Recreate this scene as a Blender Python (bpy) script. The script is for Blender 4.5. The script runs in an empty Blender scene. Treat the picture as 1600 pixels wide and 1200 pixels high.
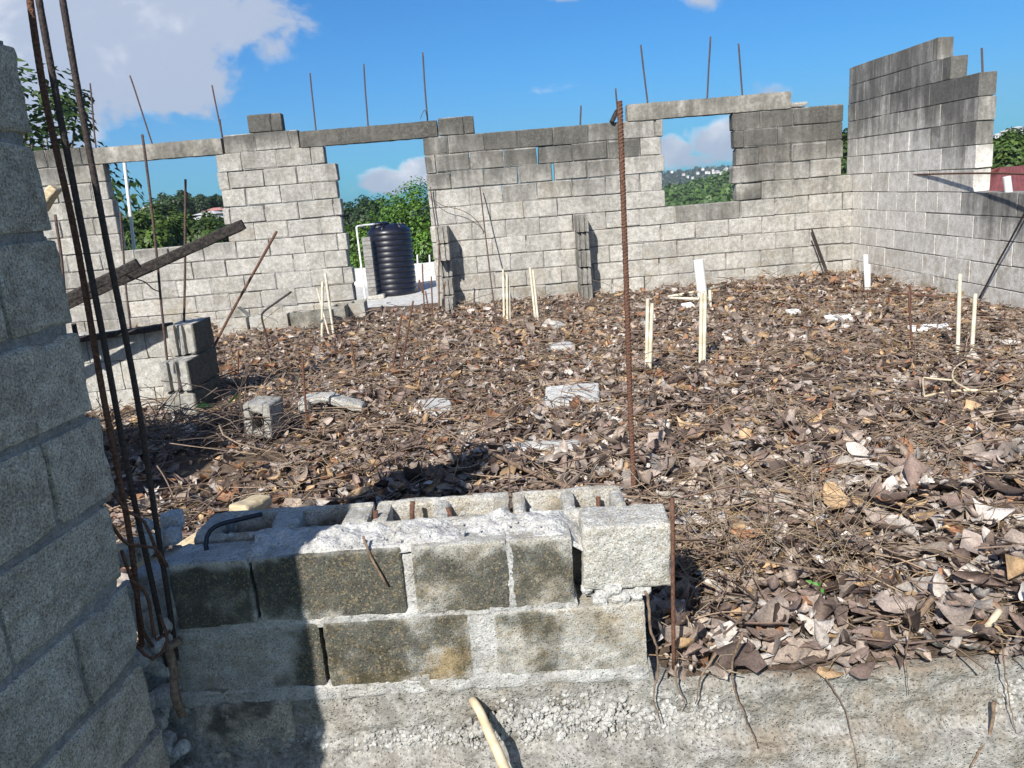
import bpy, math, random
import numpy as np
from mathutils import Vector, Matrix, noise as mn
S=bpy.context.scene; COL=S.collection
random.seed(7); rng=np.random.default_rng(11)
R=math.radians
# ---------------------------------------------------------------- camera frame (eye above the floor of the room at z=0)
F=1230.0; PITCH=math.atan(303/F); ROLL=R(4.63); EYE=1.30
def ray(x,y):
    dx,dy=x-800,y-600
    u=dx*math.cos(ROLL)-dy*math.sin(ROLL); v=dx*math.sin(ROLL)+dy*math.cos(ROLL)
    return u, F*math.cos(PITCH)-v*math.sin(PITCH), -(F*math.sin(PITCH)+v*math.cos(PITCH))
def P(x,y,Y=None,z=None,X=None):
    """measured point of the photograph -> real place, from its known depth, height or side plane"""
    u,f,d=ray(x,y)
    t=Y/f if Y is not None else ((z-EYE)/d if z is not None else X/u)
    return Vector((u*t,f*t,EYE+d*t))
cam=bpy.data.cameras.new('camera'); co=bpy.data.objects.new('camera',cam); COL.objects.link(co)
cam.sensor_fit='HORIZONTAL'; cam.sensor_width=36; cam.lens=36*F/1600; cam.clip_start=.02; cam.clip_end=20000
fwd=Vector((0,math.cos(PITCH),-math.sin(PITCH))); dn=Vector((0,-math.sin(PITCH),-math.cos(PITCH))); rt=Vector((1,0,0))
cr=math.cos(ROLL)*rt+math.sin(ROLL)*dn; cd=-math.sin(ROLL)*rt+math.cos(ROLL)*dn
M=Matrix((cr,-cd,-fwd)).transposed().to_4x4(); M.translation=(0,0,EYE); co.matrix_world=M
S.camera=co
# ---------------------------------------------------------------- mesh builder
class MB:
    def __init__(s): s.v=[]; s.f=[]; s.c=[]; s.n=0; s.smooth=False
    def add(s,vs,fs,c=(.5,0,0)):
        vs=np.asarray(vs,float).reshape(-1,3); k=len(vs)
        cc=np.asarray(c,float)
        if cc.ndim==1: cc=np.tile(cc,(k,1))
        s.v.append(vs); s.c.append(cc); b=s.n
        s.f.extend([tuple(i+b for i in f) for f in fs]); s.n+=k
    def build(s,name,mat,parent=None,loc=None,smooth=False,kind=None):
        V=np.concatenate(s.v) if s.v else np.zeros((0,3)); Cc=np.concatenate(s.c)
        loc=np.array(loc if loc is not None else (0,0,0),float)
        m=bpy.data.meshes.new(name); m.from_pydata((V-loc).tolist(),[],s.f)
        a=m.color_attributes.new('bc','FLOAT_COLOR','POINT')
        a.data.foreach_set('color',np.concatenate([Cc,np.ones((len(Cc),1))],1).astype(np.float32).ravel())
        if smooth or s.smooth: m.polygons.foreach_set('use_smooth',[True]*len(m.polygons))
        m.materials.append(mat); m.update()
        o=bpy.data.objects.new(name,m); COL.objects.link(o)
        if parent is not None:
            o.parent=parent; o.location=loc-np.array(parent.location)
        else: o.location=loc
        if kind: o['kind']=kind
        return o
def fastmesh(name,V,Q,C,mat,smooth=True,kind=None):
    """V (n,3), Q (m,k) faces all of one size, C (n,3)"""
    m=bpy.data.meshes.new(name); k=Q.shape[1]
    m.vertices.add(len(V)); m.vertices.foreach_set('co',V.astype(np.float32).ravel())
    m.loops.add(Q.size); m.loops.foreach_set('vertex_index',Q.astype(np.int32).ravel())
    m.polygons.add(len(Q)); m.polygons.foreach_set('loop_start',np.arange(0,Q.size,k,dtype=np.int32))
    m.polygons.foreach_set('loop_total',np.full(len(Q),k,np.int32))
    if smooth: m.polygons.foreach_set('use_smooth',np.ones(len(Q),bool))
    a=m.color_attributes.new('bc','FLOAT_COLOR','POINT')
    a.data.foreach_set('color',np.concatenate([C,np.ones((len(C),1))],1).astype(np.float32).ravel())
    m.materials.append(mat); m.update(calc_edges=True); m.validate()
    o=bpy.data.objects.new(name,m); COL.objects.link(o)
    if kind: o['kind']=kind
    return o
def tag(o,label,cat,group=None,kind=None):
    o['label']=label; o['category']=cat
    if group: o['group']=group
    if kind: o['kind']=kind
    return o
def thing(name,label,cat,loc,group=None):
    o=bpy.data.objects.new(name,None); COL.objects.link(o); o.location=loc; o.empty_display_size=.1
    return tag(o,label,cat,group)
def nz(p,s=1.0,o=0.0): return mn.noise(Vector((p[0]*s+o,p[1]*s+o*1.7,p[2]*s-o)))
def fbm(p,s,o=0,n=4):
    t=0;a=1
    for i in range(n): t+=a*nz(p,s,o+i*3.1); s*=2.1; a*=.5
    return t
def tube(mb,pts,r,n=7,c=(.5,0,0),cap=True):
    pts=[Vector(p) for p in pts]; rr=r if hasattr(r,'__len__') else [r]*len(pts)
    V=[];Fc=[]; up=None
    for i,p in enumerate(pts):
        t=(pts[min(i+1,len(pts)-1)]-pts[max(i-1,0)]).normalized()
        if up is None:
            up=t.orthogonal().normalized()
        up=(up-t*up.dot(t)).normalized(); w=t.cross(up)
        for k in range(n):
            a=2*math.pi*k/n; V.append(p+(up*math.cos(a)+w*math.sin(a))*rr[i])
    for i in range(len(pts)-1):
        for k in range(n):
            Fc.append((i*n+k,i*n+(k+1)%n,(i+1)*n+(k+1)%n,(i+1)*n+k))
    if cap: Fc.append(tuple(reversed(range(n)))); Fc.append(tuple(range((len(pts)-1)*n,len(pts)*n)))
    mb.add([tuple(v) for v in V],Fc,c)
def path(pts,step=.05):
    """smooth polyline through the points (Catmull-Rom)"""
    pts=[Vector(p) for p in pts]; q=[pts[0]*2-pts[1]]+pts+[pts[-1]*2-pts[-2]]; out=[]
    for i in range(1,len(q)-2):
        n=max(1,int((q[i+1]-q[i]).length/step))
        for k in range(n):
            t=k/n; a,b,c,d=q[i-1],q[i],q[i+1],q[i+2]
            out.append(.5*((2*b)+(c-a)*t+(2*a-5*b+4*c-d)*t*t+(3*b-a-3*c+d)*t**3))
    out.append(pts[-1]); return out
def lathe(mb,prof,cx,cy,n=40,c=(.5,0,0)):
    V=[];Fc=[]
    for (r,z) in prof:
        for k in range(n):
            a=2*math.pi*k/n; V.append((cx+r*math.cos(a),cy+r*math.sin(a),z))
    for i in range(len(prof)-1):
        for k in range(n): Fc.append((i*n+k,i*n+(k+1)%n,(i+1)*n+(k+1)%n,(i+1)*n+k))
    mb.add(V,Fc,c)
def box(mb,x0,x1,y0,y1,z0,z1,ch=.004,j=0.0,c=(.5,0,0),T=None,ctop=None):
    """chamfered box, corners jittered by j; T maps local->world; ctop = colour at the upper corners"""
    V=[];idx={};C=[]
    for ix in (0,1):
        for iy in (0,1):
            for iz in (0,1):
                jx,jy,jz=[random.uniform(-j,j) for _ in range(3)]
                X=(x0,x1)[ix]+jx;Y=(y0,y1)[iy]+jy*.5;Z=(z0,z1)[iz]+jz
                sx,sy,sz=(1,-1)[ix],(1,-1)[iy],(1,-1)[iz]
                c_=ch*random.uniform(.6,1.6)
                for ax in range(3):
                    p=[X+(sx*c_ if ax!=0 else 0),Y+(sy*c_ if ax!=1 else 0),Z+(sz*c_ if ax!=2 else 0)]
                    idx[(ix,iy,iz,ax)]=len(V); V.append(p); C.append(ctop if (iz and ctop is not None) else c)
    I=idx; Fc=[]
    for a in range(3):
        o=[k for k in range(3) if k!=a]
        for s_ in (0,1):
            q=[]
            for (m_,n_) in ((0,0),(1,0),(1,1),(0,1)):
                k=[0,0,0]; k[a]=s_; k[o[0]]=m_; k[o[1]]=n_; q.append(I[(k[0],k[1],k[2],a)])
            if (s_==0)^(a==1): q=q[::-1]
            Fc.append(tuple(q))
    for a in range(3):      # edges along axis a
        o=[k for k in range(3) if k!=a]
        for m_ in (0,1):
            for n_ in (0,1):
                k0=[0,0,0];k1=[0,0,0]; k1[a]=1
                k0[o[0]]=k1[o[0]]=m_; k0[o[1]]=k1[o[1]]=n_
                Fc.append((I[(*k0,o[0])],I[(*k1,o[0])],I[(*k1,o[1])],I[(*k0,o[1])]))
    for ix in (0,1):
        for iy in (0,1):
            for iz in (0,1): Fc.append((I[(ix,iy,iz,0)],I[(ix,iy,iz,1)],I[(ix,iy,iz,2)]))
    if T: V=[tuple(T(p)) for p in V]
    mb.add(V,Fc,np.array(C))
def rock(mb,x0,x1,y0,y1,z0,z1,res=.012,amp=.004,rough=25.,round_=.012,c=(.5,0,0),T=None,cf=None,chip=0.0,seed=0):
    """dense box with rounded, broken edges and an uneven surface (all six faces)"""
    L=[x1-x0,y1-y0,z1-z0]; n=[max(2,min(70,int(l/res))) for l in L]; cen=Vector(((x0+x1)/2,(y0+y1)/2,(z0+z1)/2)); h=[l/2 for l in L]
    vid={};V=[];Fc=[];C=[]
    def vert(i,j,k):
        key=(i,j,k)
        if key in vid: return vid[key]
        q=[2*i/n[0]-1,2*j/n[1]-1,2*k/n[2]-1]
        p=Vector((q[0]*h[0],q[1]*h[1],q[2]*h[2]))
        rr=round_*(1+.9*fbm(p+cen,14,seed+5,2))
        if chip: rr+=max(0,nz(p+cen,9,seed+9)-.12)*chip
        rr=max(.002,min(rr,min(h)*.9))
        inner=Vector([max(-(h[a]-rr),min(h[a]-rr,p[a])) for a in range(3)])
        d=p-inner
        nrm=d.normalized() if d.length>1e-6 else Vector((0,0,1))
        p=inner+nrm*min(d.length,rr) if d.length>rr else p
        w=p+cen
        dsp=amp*(fbm(w,rough,seed,3)*.8+.7*nz(w,rough*.25,seed+3))
        w=w+nrm*dsp
        vid[key]=len(V); V.append(tuple(T(w)) if T else tuple(w)); C.append(cf(w) if cf else c); return vid[key]
    for a in range(3):
        o=[k for k in range(3) if k!=a]
        for s_ in (0,n[a]):
            for i in range(n[o[0]]):
                for j in range(n[o[1]]):
                    q=[]
                    for (di,dj) in ((0,0),(1,0),(1,1),(0,1)):
                        k=[0,0,0];k[a]=s_;k[o[0]]=i+di;k[o[1]]=j+dj; q.append(vert(*k))
                    if (s_==0)^(a==1): q=q[::-1]
                    Fc.append(tuple(q))
    mb.add(V,Fc,np.array(C))
# ---------------------------------------------------------------- materials
def mat(name):
    m=bpy.data.materials.new(name); m.use_nodes=True; nt=m.node_tree; nt.nodes.clear()
    return m,nt
class NT:
    def __init__(s,nt): s.nt=nt
    def n(s,t,**k):
        x=s.nt.nodes.new(t)
        for a,b in k.items():
            if a in ('ins',): continue
            setattr(x,a,b)
        for a,b in (k.get('ins') or {}).items():
            if hasattr(b,'is_output') or isinstance(b,bpy.types.NodeSocket): s.nt.links.new(b,x.inputs[a])
            else: x.inputs[a].default_value=b
        return x
    def math(s,op,a,b=0.0,c=None,clamp=False):
        x=s.n('ShaderNodeMath',operation=op,use_clamp=clamp)
        for i,vv in enumerate((a,b,c)):
            if vv is None: continue
            if isinstance(vv,bpy.types.NodeSocket): s.nt.links.new(vv,x.inputs[i])
            else: x.inputs[i].default_value=vv
        return x.outputs[0]
    def noise(s,vec,scale,detail=4,rough=.55,dist=0.0):
        return s.n('ShaderNodeTexNoise',ins={'Vector':vec,'Scale':scale,'Detail':detail,'Roughness':rough,'Distortion':dist}).outputs['Fac']
    def ramp(s,fac,stops):
        x=s.n('ShaderNodeValToRGB',ins={'Fac':fac}); e=x.color_ramp.elements
        while len(e)<len(stops): e.new(.5)
        for i,(p,c) in enumerate(stops): e[i].position=p; e[i].color=(*c,1) if len(c)==3 else c
        return x.outputs[0]
    def mix(s,f,a,b,mode='MIX'):
        x=s.n('ShaderNodeMix',data_type='RGBA',blend_type=mode)
        for i,vv in ((0,f),(6,a),(7,b)):
            if isinstance(vv,bpy.types.NodeSocket): s.nt.links.new(vv,x.inputs[i])
            else: x.inputs[i].default_value=(*vv,1) if isinstance(vv,tuple) and len(vv)==3 else vv
        return x.outputs[2]
    def smooth(s,v,a,b):
        x=s.n('ShaderNodeMapRange',interpolation_type='SMOOTHSTEP',ins={'Value':v,'From Min':a,'From Max':b}); return x.outputs[0]
def concrete(name,c_lo,c_hi,stain=(.035,.034,.030),warm=(.30,.25,.17),fine=90.,bump=.5,pits=.5,bdist=.006,streak=True,grain=.32,speck=0.0,soft=.15,gr=.35,tan=0.0):
    m,nt=mat(name); N=NT(nt)
    g=N.n('ShaderNodeNewGeometry'); p=g.outputs['Position']
    at=N.n('ShaderNodeAttribute',attribute_name='bc'); sep=N.n('ShaderNodeSeparateColor',ins={0:at.outputs['Color']})
    br,st,wm=sep.outputs[0],sep.outputs[1],sep.outputs[2]
    n1=N.noise(p,fine,6,.7); n2=N.noise(p,5.5,5,.6); n3=N.noise(p,22,5,.65)
    col=N.mix(N.smooth(N.math('ADD',N.math('MULTIPLY',n3,.6),N.math('MULTIPLY',n2,.4)),.36,.64),c_lo,c_hi)
    wmix=N.math('MULTIPLY',N.smooth(N.noise(p,7,8,.72),.44,.64),wm); col=N.mix(wmix,col,warm)
    bright=N.n('ShaderNodeMapRange',ins={'Value':br,'From Min':0,'From Max':1,'To Min':.72,'To Max':1.28}).outputs[0]
    sp=N.n('ShaderNodeMapRange',ins={'Value':n1,'From Min':.3,'From Max':.7,'To Min':1-grain,'To Max':1+grain}).outputs[0]
    kb=N.n('ShaderNodeCombineColor',ins={0:bright,1:bright,2:bright}).outputs[0]; col=N.mix(1.0,col,kb,'MULTIPLY')
    mp=N.n('ShaderNodeMapping',ins={'Vector':p,'Scale':(9,9,1.6) if streak else (6,6,6)}).outputs[0]
    s1=N.noise(mp,1.0,6,.65); s2=N.noise(p,3.2,6,.6); s3=N.noise(p,38,4,.7)
    sn=N.math('ADD',N.math('MULTIPLY',s1,.75),N.math('ADD',N.math('MULTIPLY',s2,.45),N.math('ADD',N.math('MULTIPLY',s3,.35),-.275)))
    sn=N.math('ADD',sn,N.math('MULTIPLY',N.math('SUBTRACT',n1,.5),gr)); sm=N.smooth(N.math('ADD',st,sn),1.01-soft,1.01+soft*1.25); sm=N.math('MULTIPLY',sm,.86)
    col=N.mix(sm,col,N.mix(N.smooth(s3,.4,.65),stain,tuple(c*2.3 for c in stain)))
    vo=N.n('ShaderNodeTexVoronoi',ins={'Vector':p,'Scale':fine*1.1}); pit=N.smooth(vo.outputs['Distance'],.05,.34)
    vs=N.n('ShaderNodeTexVoronoi',ins={'Vector':p,'Scale':fine*.42,'Randomness':1.0}); hole=N.smooth(vs.outputs['Distance'],.10,.30)
    if tan:
        t1=N.noise(p,fine*.62,3,.6); t2=N.noise(p,fine*.21,3,.6); tm=N.math('MULTIPLY',N.smooth(N.math('ADD',t1,N.math('MULTIPLY',N.math('SUBTRACT',t2,.5),.5)),.53,.66),tan); col=N.mix(tm,col,N.mix(N.smooth(t2,.4,.6),(.40,.36,.28),(.27,.205,.115)))
    k=N.math('MULTIPLY',sp,N.math('ADD',1.0-speck,N.math('MULTIPLY',hole,speck))); kc=N.n('ShaderNodeCombineColor',ins={0:k,1:k,2:k}).outputs[0]; col=N.mix(1.0,col,kc,'MULTIPLY')
    hgt=N.math('ADD',N.math('MULTIPLY',n1,.7),N.math('ADD',N.math('MULTIPLY',pit,pits),N.math('ADD',N.math('MULTIPLY',n3,.6),N.math('MULTIPLY',hole,speck*1.5))))
    b=N.n('ShaderNodeBump',ins={'Strength':bump,'Distance':bdist,'Height':hgt})
    bs=N.n('ShaderNodeBsdfPrincipled',ins={'Base Color':col,'Roughness':.93,'Normal':b.outputs[0]}); bs.inputs['Specular IOR Level'].default_value=.25
    o=N.n('ShaderNodeOutputMaterial',ins={'Surface':bs.outputs[0]}); return m
def simple(name,lo,hi,rough=.6,scale=20.,bump=.2,bd=.002,metal=0.0,spec=.5,stretch=(1,1,1),trans=0.0,attr=False,coat=0):
    m,nt=mat(name); N=NT(nt)
    p=N.n('ShaderNodeTexCoord').outputs['Object']
    mp=N.n('ShaderNodeMapping',ins={'Vector':p,'Scale':stretch}).outputs[0]
    n1=N.noise(mp,scale,6,.62); col=N.mix(N.smooth(n1,.33,.67),lo,hi)
    if attr:
        at=N.n('ShaderNodeAttribute',attribute_name='bc'); col=N.mix(1.0,at.outputs['Color'],N.mix(N.smooth(n1,.3,.7),(.75,.75,.75),(1.25,1.25,1.25)),'MULTIPLY')
    b=N.n('ShaderNodeBump',ins={'Strength':bump,'Distance':bd,'Height':n1})
    bs=N.n('ShaderNodeBsdfPrincipled',ins={'Base Color':col,'Roughness':rough,'Metallic':metal,'Normal':b.outputs[0]})
    bs.inputs['Specular IOR Level'].default_value=spec
    out=bs.outputs[0]
    if trans:
        t=N.n('ShaderNodeBsdfTranslucent',ins={'Color':col,'Normal':b.outputs[0]})
        out=N.n('ShaderNodeMixShader',ins={0:trans,1:out,2:t.outputs[0]}).outputs[0]
    N.n('ShaderNodeOutputMaterial',ins={'Surface':out}); return m
MT={}
MT['block']=concrete('weathered_block',(.32,.306,.274),(.51,.489,.45),fine=95,bump=.8,bdist=.008,grain=.45,speck=.14,soft=.30,gr=.7)
MT['pale']=concrete('brightened_block',(.54,.505,.45),(.75,.715,.655),fine=95,bump=.7,bdist=.007,grain=.35,speck=.08,soft=.26,gr=.6)  # paler concrete, brightened further to offset the sun's grazing angle
MT['mortar']=concrete('old_mortar',(.30,.29,.27),(.42,.405,.38),fine=50,bump=.7,bdist=.01)
MT['lintel']=concrete('cast_lintel',(.30,.285,.25),(.44,.415,.37),soft=.26,fine=40,bump=.5,bdist=.008)
MT['near']=concrete('near_block',(.35,.345,.32),(.52,.51,.475),soft=.20,gr=1.5,tan=.55,stain=(.022,.022,.014),warm=(.30,.23,.13),fine=230,bump=.75,bdist=.005,pits=.9,streak=False,grain=.55,speck=.30)
MT['shade']=concrete('warmed_block',(.38,.335,.27),(.60,.54,.45),fine=190,bump=1.0,bdist=.006,pits=1.0,streak=False,grain=.6,speck=.22)  # block colour lifted and warmed to offset the bluish fill in shade
MT['joint']=concrete('smeared_mortar',(.22,.21,.20),(.32,.305,.285),fine=150,bump=.9,bdist=.005,streak=False,grain=.4)
MT['cement']=concrete('rough_cement',(.38,.375,.36),(.56,.555,.535),fine=150,bump=.9,bdist=.006,streak=False,grain=.35,speck=.25)
MT['foot']=concrete('footing_cement',(.22,.21,.188),(.40,.388,.36),stain=(.10,.072,.048),warm=(.25,.20,.14),fine=100,bump=1.0,bdist=.010,streak=False,grain=.45,speck=.12)
MT['pebble']=concrete('aggregate',(.36,.35,.33),(.56,.55,.52),fine=160,bump=.6,bdist=.004,streak=False,grain=.3,speck=.1) if 1 else simple('aggregate',(.42,.41,.39),(.66,.65,.62),.9,30,.6,.004)
MT['dirt']=concrete('dirt',(.085,.058,.042),(.15,.105,.078),fine=120,bump=1.0,bdist=.01,streak=False)
MT['leaf']=simple('dead_leaf',(.2,.2,.2),(.3,.3,.3),.66,150,.9,.003,attr=True,trans=.10,spec=.3)
MT['straw']=simple('straw',(.2,.2,.2),(.3,.3,.3),.7,60,.2,.001,attr=True)
MT['rust']=simple('rusty_steel',(.075,.038,.026),(.17,.085,.055),.85,140,.7,.002,spec=.3)
MT['dark_steel']=simple('dark_steel',(.022,.017,.017),(.055,.038,.034),.7,120,.6,.002,spec=.4)
MT['thin_steel']=simple('thin_steel',(.05,.035,.032),(.13,.085,.07),.8,90,.5,.002,spec=.3)
MT['pvc']=simple('cream_plastic',(.55,.49,.36),(.76,.71,.58),.5,22,.05,.001)
MT['white']=simple('white_plastic',(.74,.74,.72),(.82,.82,.80),.4,18,.05,.001)
MT['char']=simple('charred_wood',(.010,.008,.008),(.055,.046,.04),.9,16,1.0,.012,stretch=(3,3,3))
MT['wood']=simple('bare_wood',(.42,.33,.20),(.60,.50,.33),.8,22,.5,.003,stretch=(1,1,4))
MT['stick']=simple('peeled_stick',(.50,.40,.26),(.66,.56,.40),.75,26,.4,.003)
MT['bark']=simple('bark',(.10,.075,.055),(.22,.17,.125),.9,30,.8,.006)
MT['root']=simple('dry_root',(.11,.075,.05),(.26,.18,.125),.9,60,.6,.003)
MT['tank']=simple('tank_plastic',(.006,.007,.014),(.012,.013,.024),.36,9,.06,.002,spec=.5)
MT['whitewash']=concrete('white_paint',(.46,.455,.44),(.58,.575,.56),fine=40,bump=.3)
MT['green']=simple('living_leaf',(.05,.10,.02),(.12,.2,.04),.5,8,.2,.003,attr=True,trans=.25,spec=.4)
MT['redroof']=simple('red_sheet',(.17,.05,.045),(.24,.075,.065),.6,3,.1,.01)
MT['housewall']=simple('house_wall',(.60,.57,.52),(.74,.71,.67),.8,2,.1,.01)
MT['glass']=simple('window_glass',(.03,.04,.05),(.06,.07,.09),.15,2,.0,.01)
HAZE=True
# ---------------------------------------------------------------- light and sky
SUN=Vector((.41,1.0,-.86)).normalized()
sl=bpy.data.lights.new('sun','SUN'); sl.energy=5.0; sl.angle=R(.55); sl.color=(1,.955,.88)
so=bpy.data.objects.new('sun',sl); COL.objects.link(so); so.rotation_euler=SUN.to_track_quat('-Z','Y').to_euler(); so.location=(-6,-12,12)
W=bpy.data.worlds.new('World'); S.world=W; W.use_nodes=True; nt=W.node_tree; nt.nodes.clear(); N=NT(nt)
sky=N.n('ShaderNodeTexSky',sky_type='NISHITA',sun_disc=False,sun_elevation=math.asin(-SUN.z),sun_rotation=math.atan2(-SUN.x,-SUN.y),altitude=150,air_density=1.0,dust_density=.35,ozone_density=2.2)
gd=N.n('ShaderNodeTexCoord').outputs['Generated']
def dirn(x,y): return Vector(ray(x,y)).normalized()
# cumulus banks by direction: centre pixel direction, half-width, half-height (in radians), strength
banks=[(150,40,.22,.125,1.2),(340,25,.13,.085,1.0),(60,150,.14,.075,1.0),(250,125,.13,.06,.95),(-150,60,.2,.2,1.0),(410,105,.035,.02,.42),
 (1132,214,.055,.034,1.2),(1055,237,.030,.022,1.0),(1185,200,.05,.05,1.2),(1095,248,.08,.012,.7),
 (605,283,.05,.022,1.2),(655,266,.04,.024,1.3),(560,297,.03,.012,.7),(285,330,.035,.012,.6),(630,-6,.03,.012,.6),(885,-8,.045,.014,.7),(1095,-6,.04,.016,.6),(1500,10,.05,.02,.3)]
tot=None
for (x,y,a,b,sg) in banks:
    c=dirn(x,y)
    d=N.n('ShaderNodeVectorMath',operation='SUBTRACT',ins={0:gd,1:c}).outputs[0]
    d=N.n('ShaderNodeVectorMath',operation='MULTIPLY',ins={0:d,1:(1/a,1/a,1/b)}).outputs[0]
    l=N.n('ShaderNodeVectorMath',operation='LENGTH',ins={0:d}).outputs['Value']
    m_=N.math('MULTIPLY',N.math('SUBTRACT',1.25,l,clamp=True),sg)
    tot=m_ if tot is None else N.math('MAXIMUM',tot,m_)
for (cv,a_,sg) in (((-.15,-.80,.58),0.52,1.3),((.55,-.45,.72),.42,1.1),((-.75,-.25,.62),.3,1.1)):     # unseen cloud banks added overhead and behind as neutral fill light
    cv=Vector(cv).normalized(); d=N.n('ShaderNodeVectorMath',operation='SUBTRACT',ins={0:gd,1:cv}).outputs[0]; l=N.n('ShaderNodeVectorMath',operation='LENGTH',ins={0:d}).outputs['Value']
    tot=N.math('MAXIMUM',tot,N.math('MULTIPLY',N.math('SUBTRACT',1.3,N.math('DIVIDE',l,a_),clamp=True),sg))
mpv=N.n('ShaderNodeMapping',ins={'Vector':gd,'Scale':(1,1,1.5)}).outputs[0]
cn=N.noise(mpv,9,9,.58,.25); cf_=N.noise(mpv,4,5,.5)
cm=N.smooth(N.math('ADD',tot,N.math('MULTIPLY',N.math('SUBTRACT',cn,.5),2.5)),.42,.76)
cm=N.math('MULTIPLY',cm,.93)
cs=N.smooth(N.math('ADD',N.noise(mpv,7,6,.55,.4),N.math('MULTIPLY',N.math('SUBTRACT',.0,cm),.12)),.40,.64)
grad=N.n('ShaderNodeSeparateXYZ',ins={0:gd}).outputs[2]
ccol=N.mix(cs,(3.7,4.2,5.2),(9.3,9.2,9.2))
skyc=N.mix(1.0,sky.outputs[0],(.085,.50,.88),'MULTIPLY')
bg=N.n('ShaderNodeBackground',ins={'Color':N.mix(cm,skyc,ccol),'Strength':.095})
N.n('ShaderNodeOutputWorld',ins={'Surface':bg.outputs[0]})
S.view_settings.view_transform='Standard'; S.view_settings.look='None'; S.view_settings.exposure=.58; S.view_settings.gamma=1
S.cycles.max_bounces=6; S.cycles.transparent_max_bounces=4; S.cycles.use_denoising=True
# ---------------------------------------------------------------- terrain reaching the horizon
def interp(x,xs,ys): return float(np.interp(x,xs,ys))
rw=lambda x,y:(math.atan2(ray(x,y)[0],ray(x,y)[1]), ray(x,y)[2]/math.hypot(*ray(x,y)[:2]))
far_px=[(-300,350),(175,345),(260,338),(345,340),(560,333),(700,312),(900,290),(1040,270),(1090,262),(1150,258),(1322,236),(1450,224),(1555,216),(1600,205),(1900,190)]
mid_px=[(-300,440),(175,392),(260,392),(345,378),(560,372),(700,345),(900,312),(1040,292),(1090,281),(1150,268),(1322,250),(1450,243),(1555,238),(1600,226),(1900,210)]
fa=[rw(*p) for p in far_px]; ma=[rw(*p) for p in mid_px]
def zfar(t): return EYE+1150*interp(t,[a for a,_ in fa],[b for _,b in fa])
def zmid(t): return EYE+330*interp(t,[a for a,_ in ma],[b for _,b in ma])
def ground_z(r,t):
    wob=6*fbm((r*.006*math.cos(t),r*.006*math.sin(t)+3,1),1.0,2,3)
    zm=zmid(t)-3.2; zf=zfar(t)-5
    rs=[0,10,11.5,24,60,130,200,330,420,620,900,1150,1480]
    zs=[-.36,-.36,-1.4,-4.0,-8,min(-12,zm-12),zm*.6-8,zm,zm-8,(zm+zf)/2-35,zf-22,zf,zf-25]
    return interp(r,rs,zs)+(wob*min(1,max(0,(r-100)/150)))
rad=[0.01,3,6,9,10,10.8,11.5,13,15,17,20,24,30,40,55,75,100,130,160,200,240,280,310,330,350,380,420,500,560,620,700,800,900,980,1060,1150,1220,1350,1480]
nth=220; V=[];Q=[];Cc=[]
for r in rad:
    for k in range(nth):
        t=-math.pi+2*math.pi*k/nth
        V.append((r*math.sin(t),r*math.cos(t),ground_z(r,t)))
for i in range(len(rad)-1):
    for k in range(nth): Q.append((i*nth+k,i*nth+(k+1)%nth,(i+1)*nth+(k+1)%nth,(i+1)*nth+k))
MT['scrub']=concrete('scrub',(.035,.06,.018),(.075,.105,.035),stain=(.02,.03,.012),warm=(.16,.12,.07),fine=3,bump=.3,bdist=.3,streak=False)
fastmesh('terrain',np.array(V),np.array(Q)[:,::-1],np.tile([.5,.1,.3],(len(V),1)),MT['scrub'],kind='structure')
# ---------------------------------------------------------------- forest on the slopes (a mass nobody could count)
def crowns(cs,rs,nq,qs,c_lo,c_hi,seed):
    """cloud of leafy facets: cs (n,3) crown centres, rs radii -> verts, quads, colours"""
    g=np.random.default_rng(seed); n=len(cs)
    d=g.normal(size=(n,nq,3)); d[...,2]=np.abs(d[...,2])*1.0-.25; d/=np.linalg.norm(d,axis=2,keepdims=True)
    lump=1+.22*np.sin(d[...,0]*5+g.uniform(0,6,(n,1)))*np.cos(d[...,1]*5+g.uniform(0,6,(n,1)))
    c=cs[:,None]+d*rs[:,None,None]*lump[...,None]*g.uniform(.82,1.05,(n,nq,1))*np.array([1,1,.8])
    nr=d+g.normal(size=d.shape)*.45; nr/=np.linalg.norm(nr,axis=2,keepdims=True)
    a=np.cross(nr,g.normal(size=d.shape)); a/=np.linalg.norm(a,axis=2,keepdims=True); b=np.cross(nr,a)
    s=(rs[:,None]*qs*g.uniform(.6,1.4,(n,nq)))[...,None]
    V=np.stack([c-a*s-b*s*.6,c+a*s*.7-b*s*.8,c+a*s+b*s*.5,c-a*s*.6+b*s*.8],2).reshape(-1,3)
    t=g.uniform(0,1,(n,1))*.65+g.uniform(0,1,(n,nq))*.35
    C=np.array(c_lo)+(np.array(c_hi)-np.array(c_lo))*t[...,None]
    C=np.repeat(C.reshape(-1,3),4,0); Q=np.arange(len(V)).reshape(-1,4)
    return V,Q,C
def scatter(n,r0,r1,t0,t1,seed,hr=(2,4)):
    g=np.random.default_rng(seed); r=np.sqrt(g.uniform(r0*r0,r1*r1,n)); t=g.uniform(t0,t1,n); h=g.uniform(*hr,n)
    return np.array([(a*math.sin(b),a*math.cos(b),ground_z(a,b)+c*.45) for a,b,c in zip(r,t,h)]),h
cs,hs=scatter(5200,120,345,-.72,.72,3,(2.0,4.2)); V,Q,C=crowns(cs,hs,64,.17,(.040,.082,.018),(.12,.20,.04),4)
tag(fastmesh('forest',V,Q,C,MT['green'],smooth=False),'green wooded slope beyond the block wall','forest',kind='stuff')
cs,hs=scatter(8000,620,1175,-.72,.72,5,(3,6)); V,Q,C=crowns(cs,hs,16,.34,(.025,.050,.022),(.06,.095,.04),6)
tag(fastmesh('forest',V,Q,C,MT['green'],smooth=False),'far wooded hillside under the horizon clouds','forest',kind='stuff')
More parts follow.
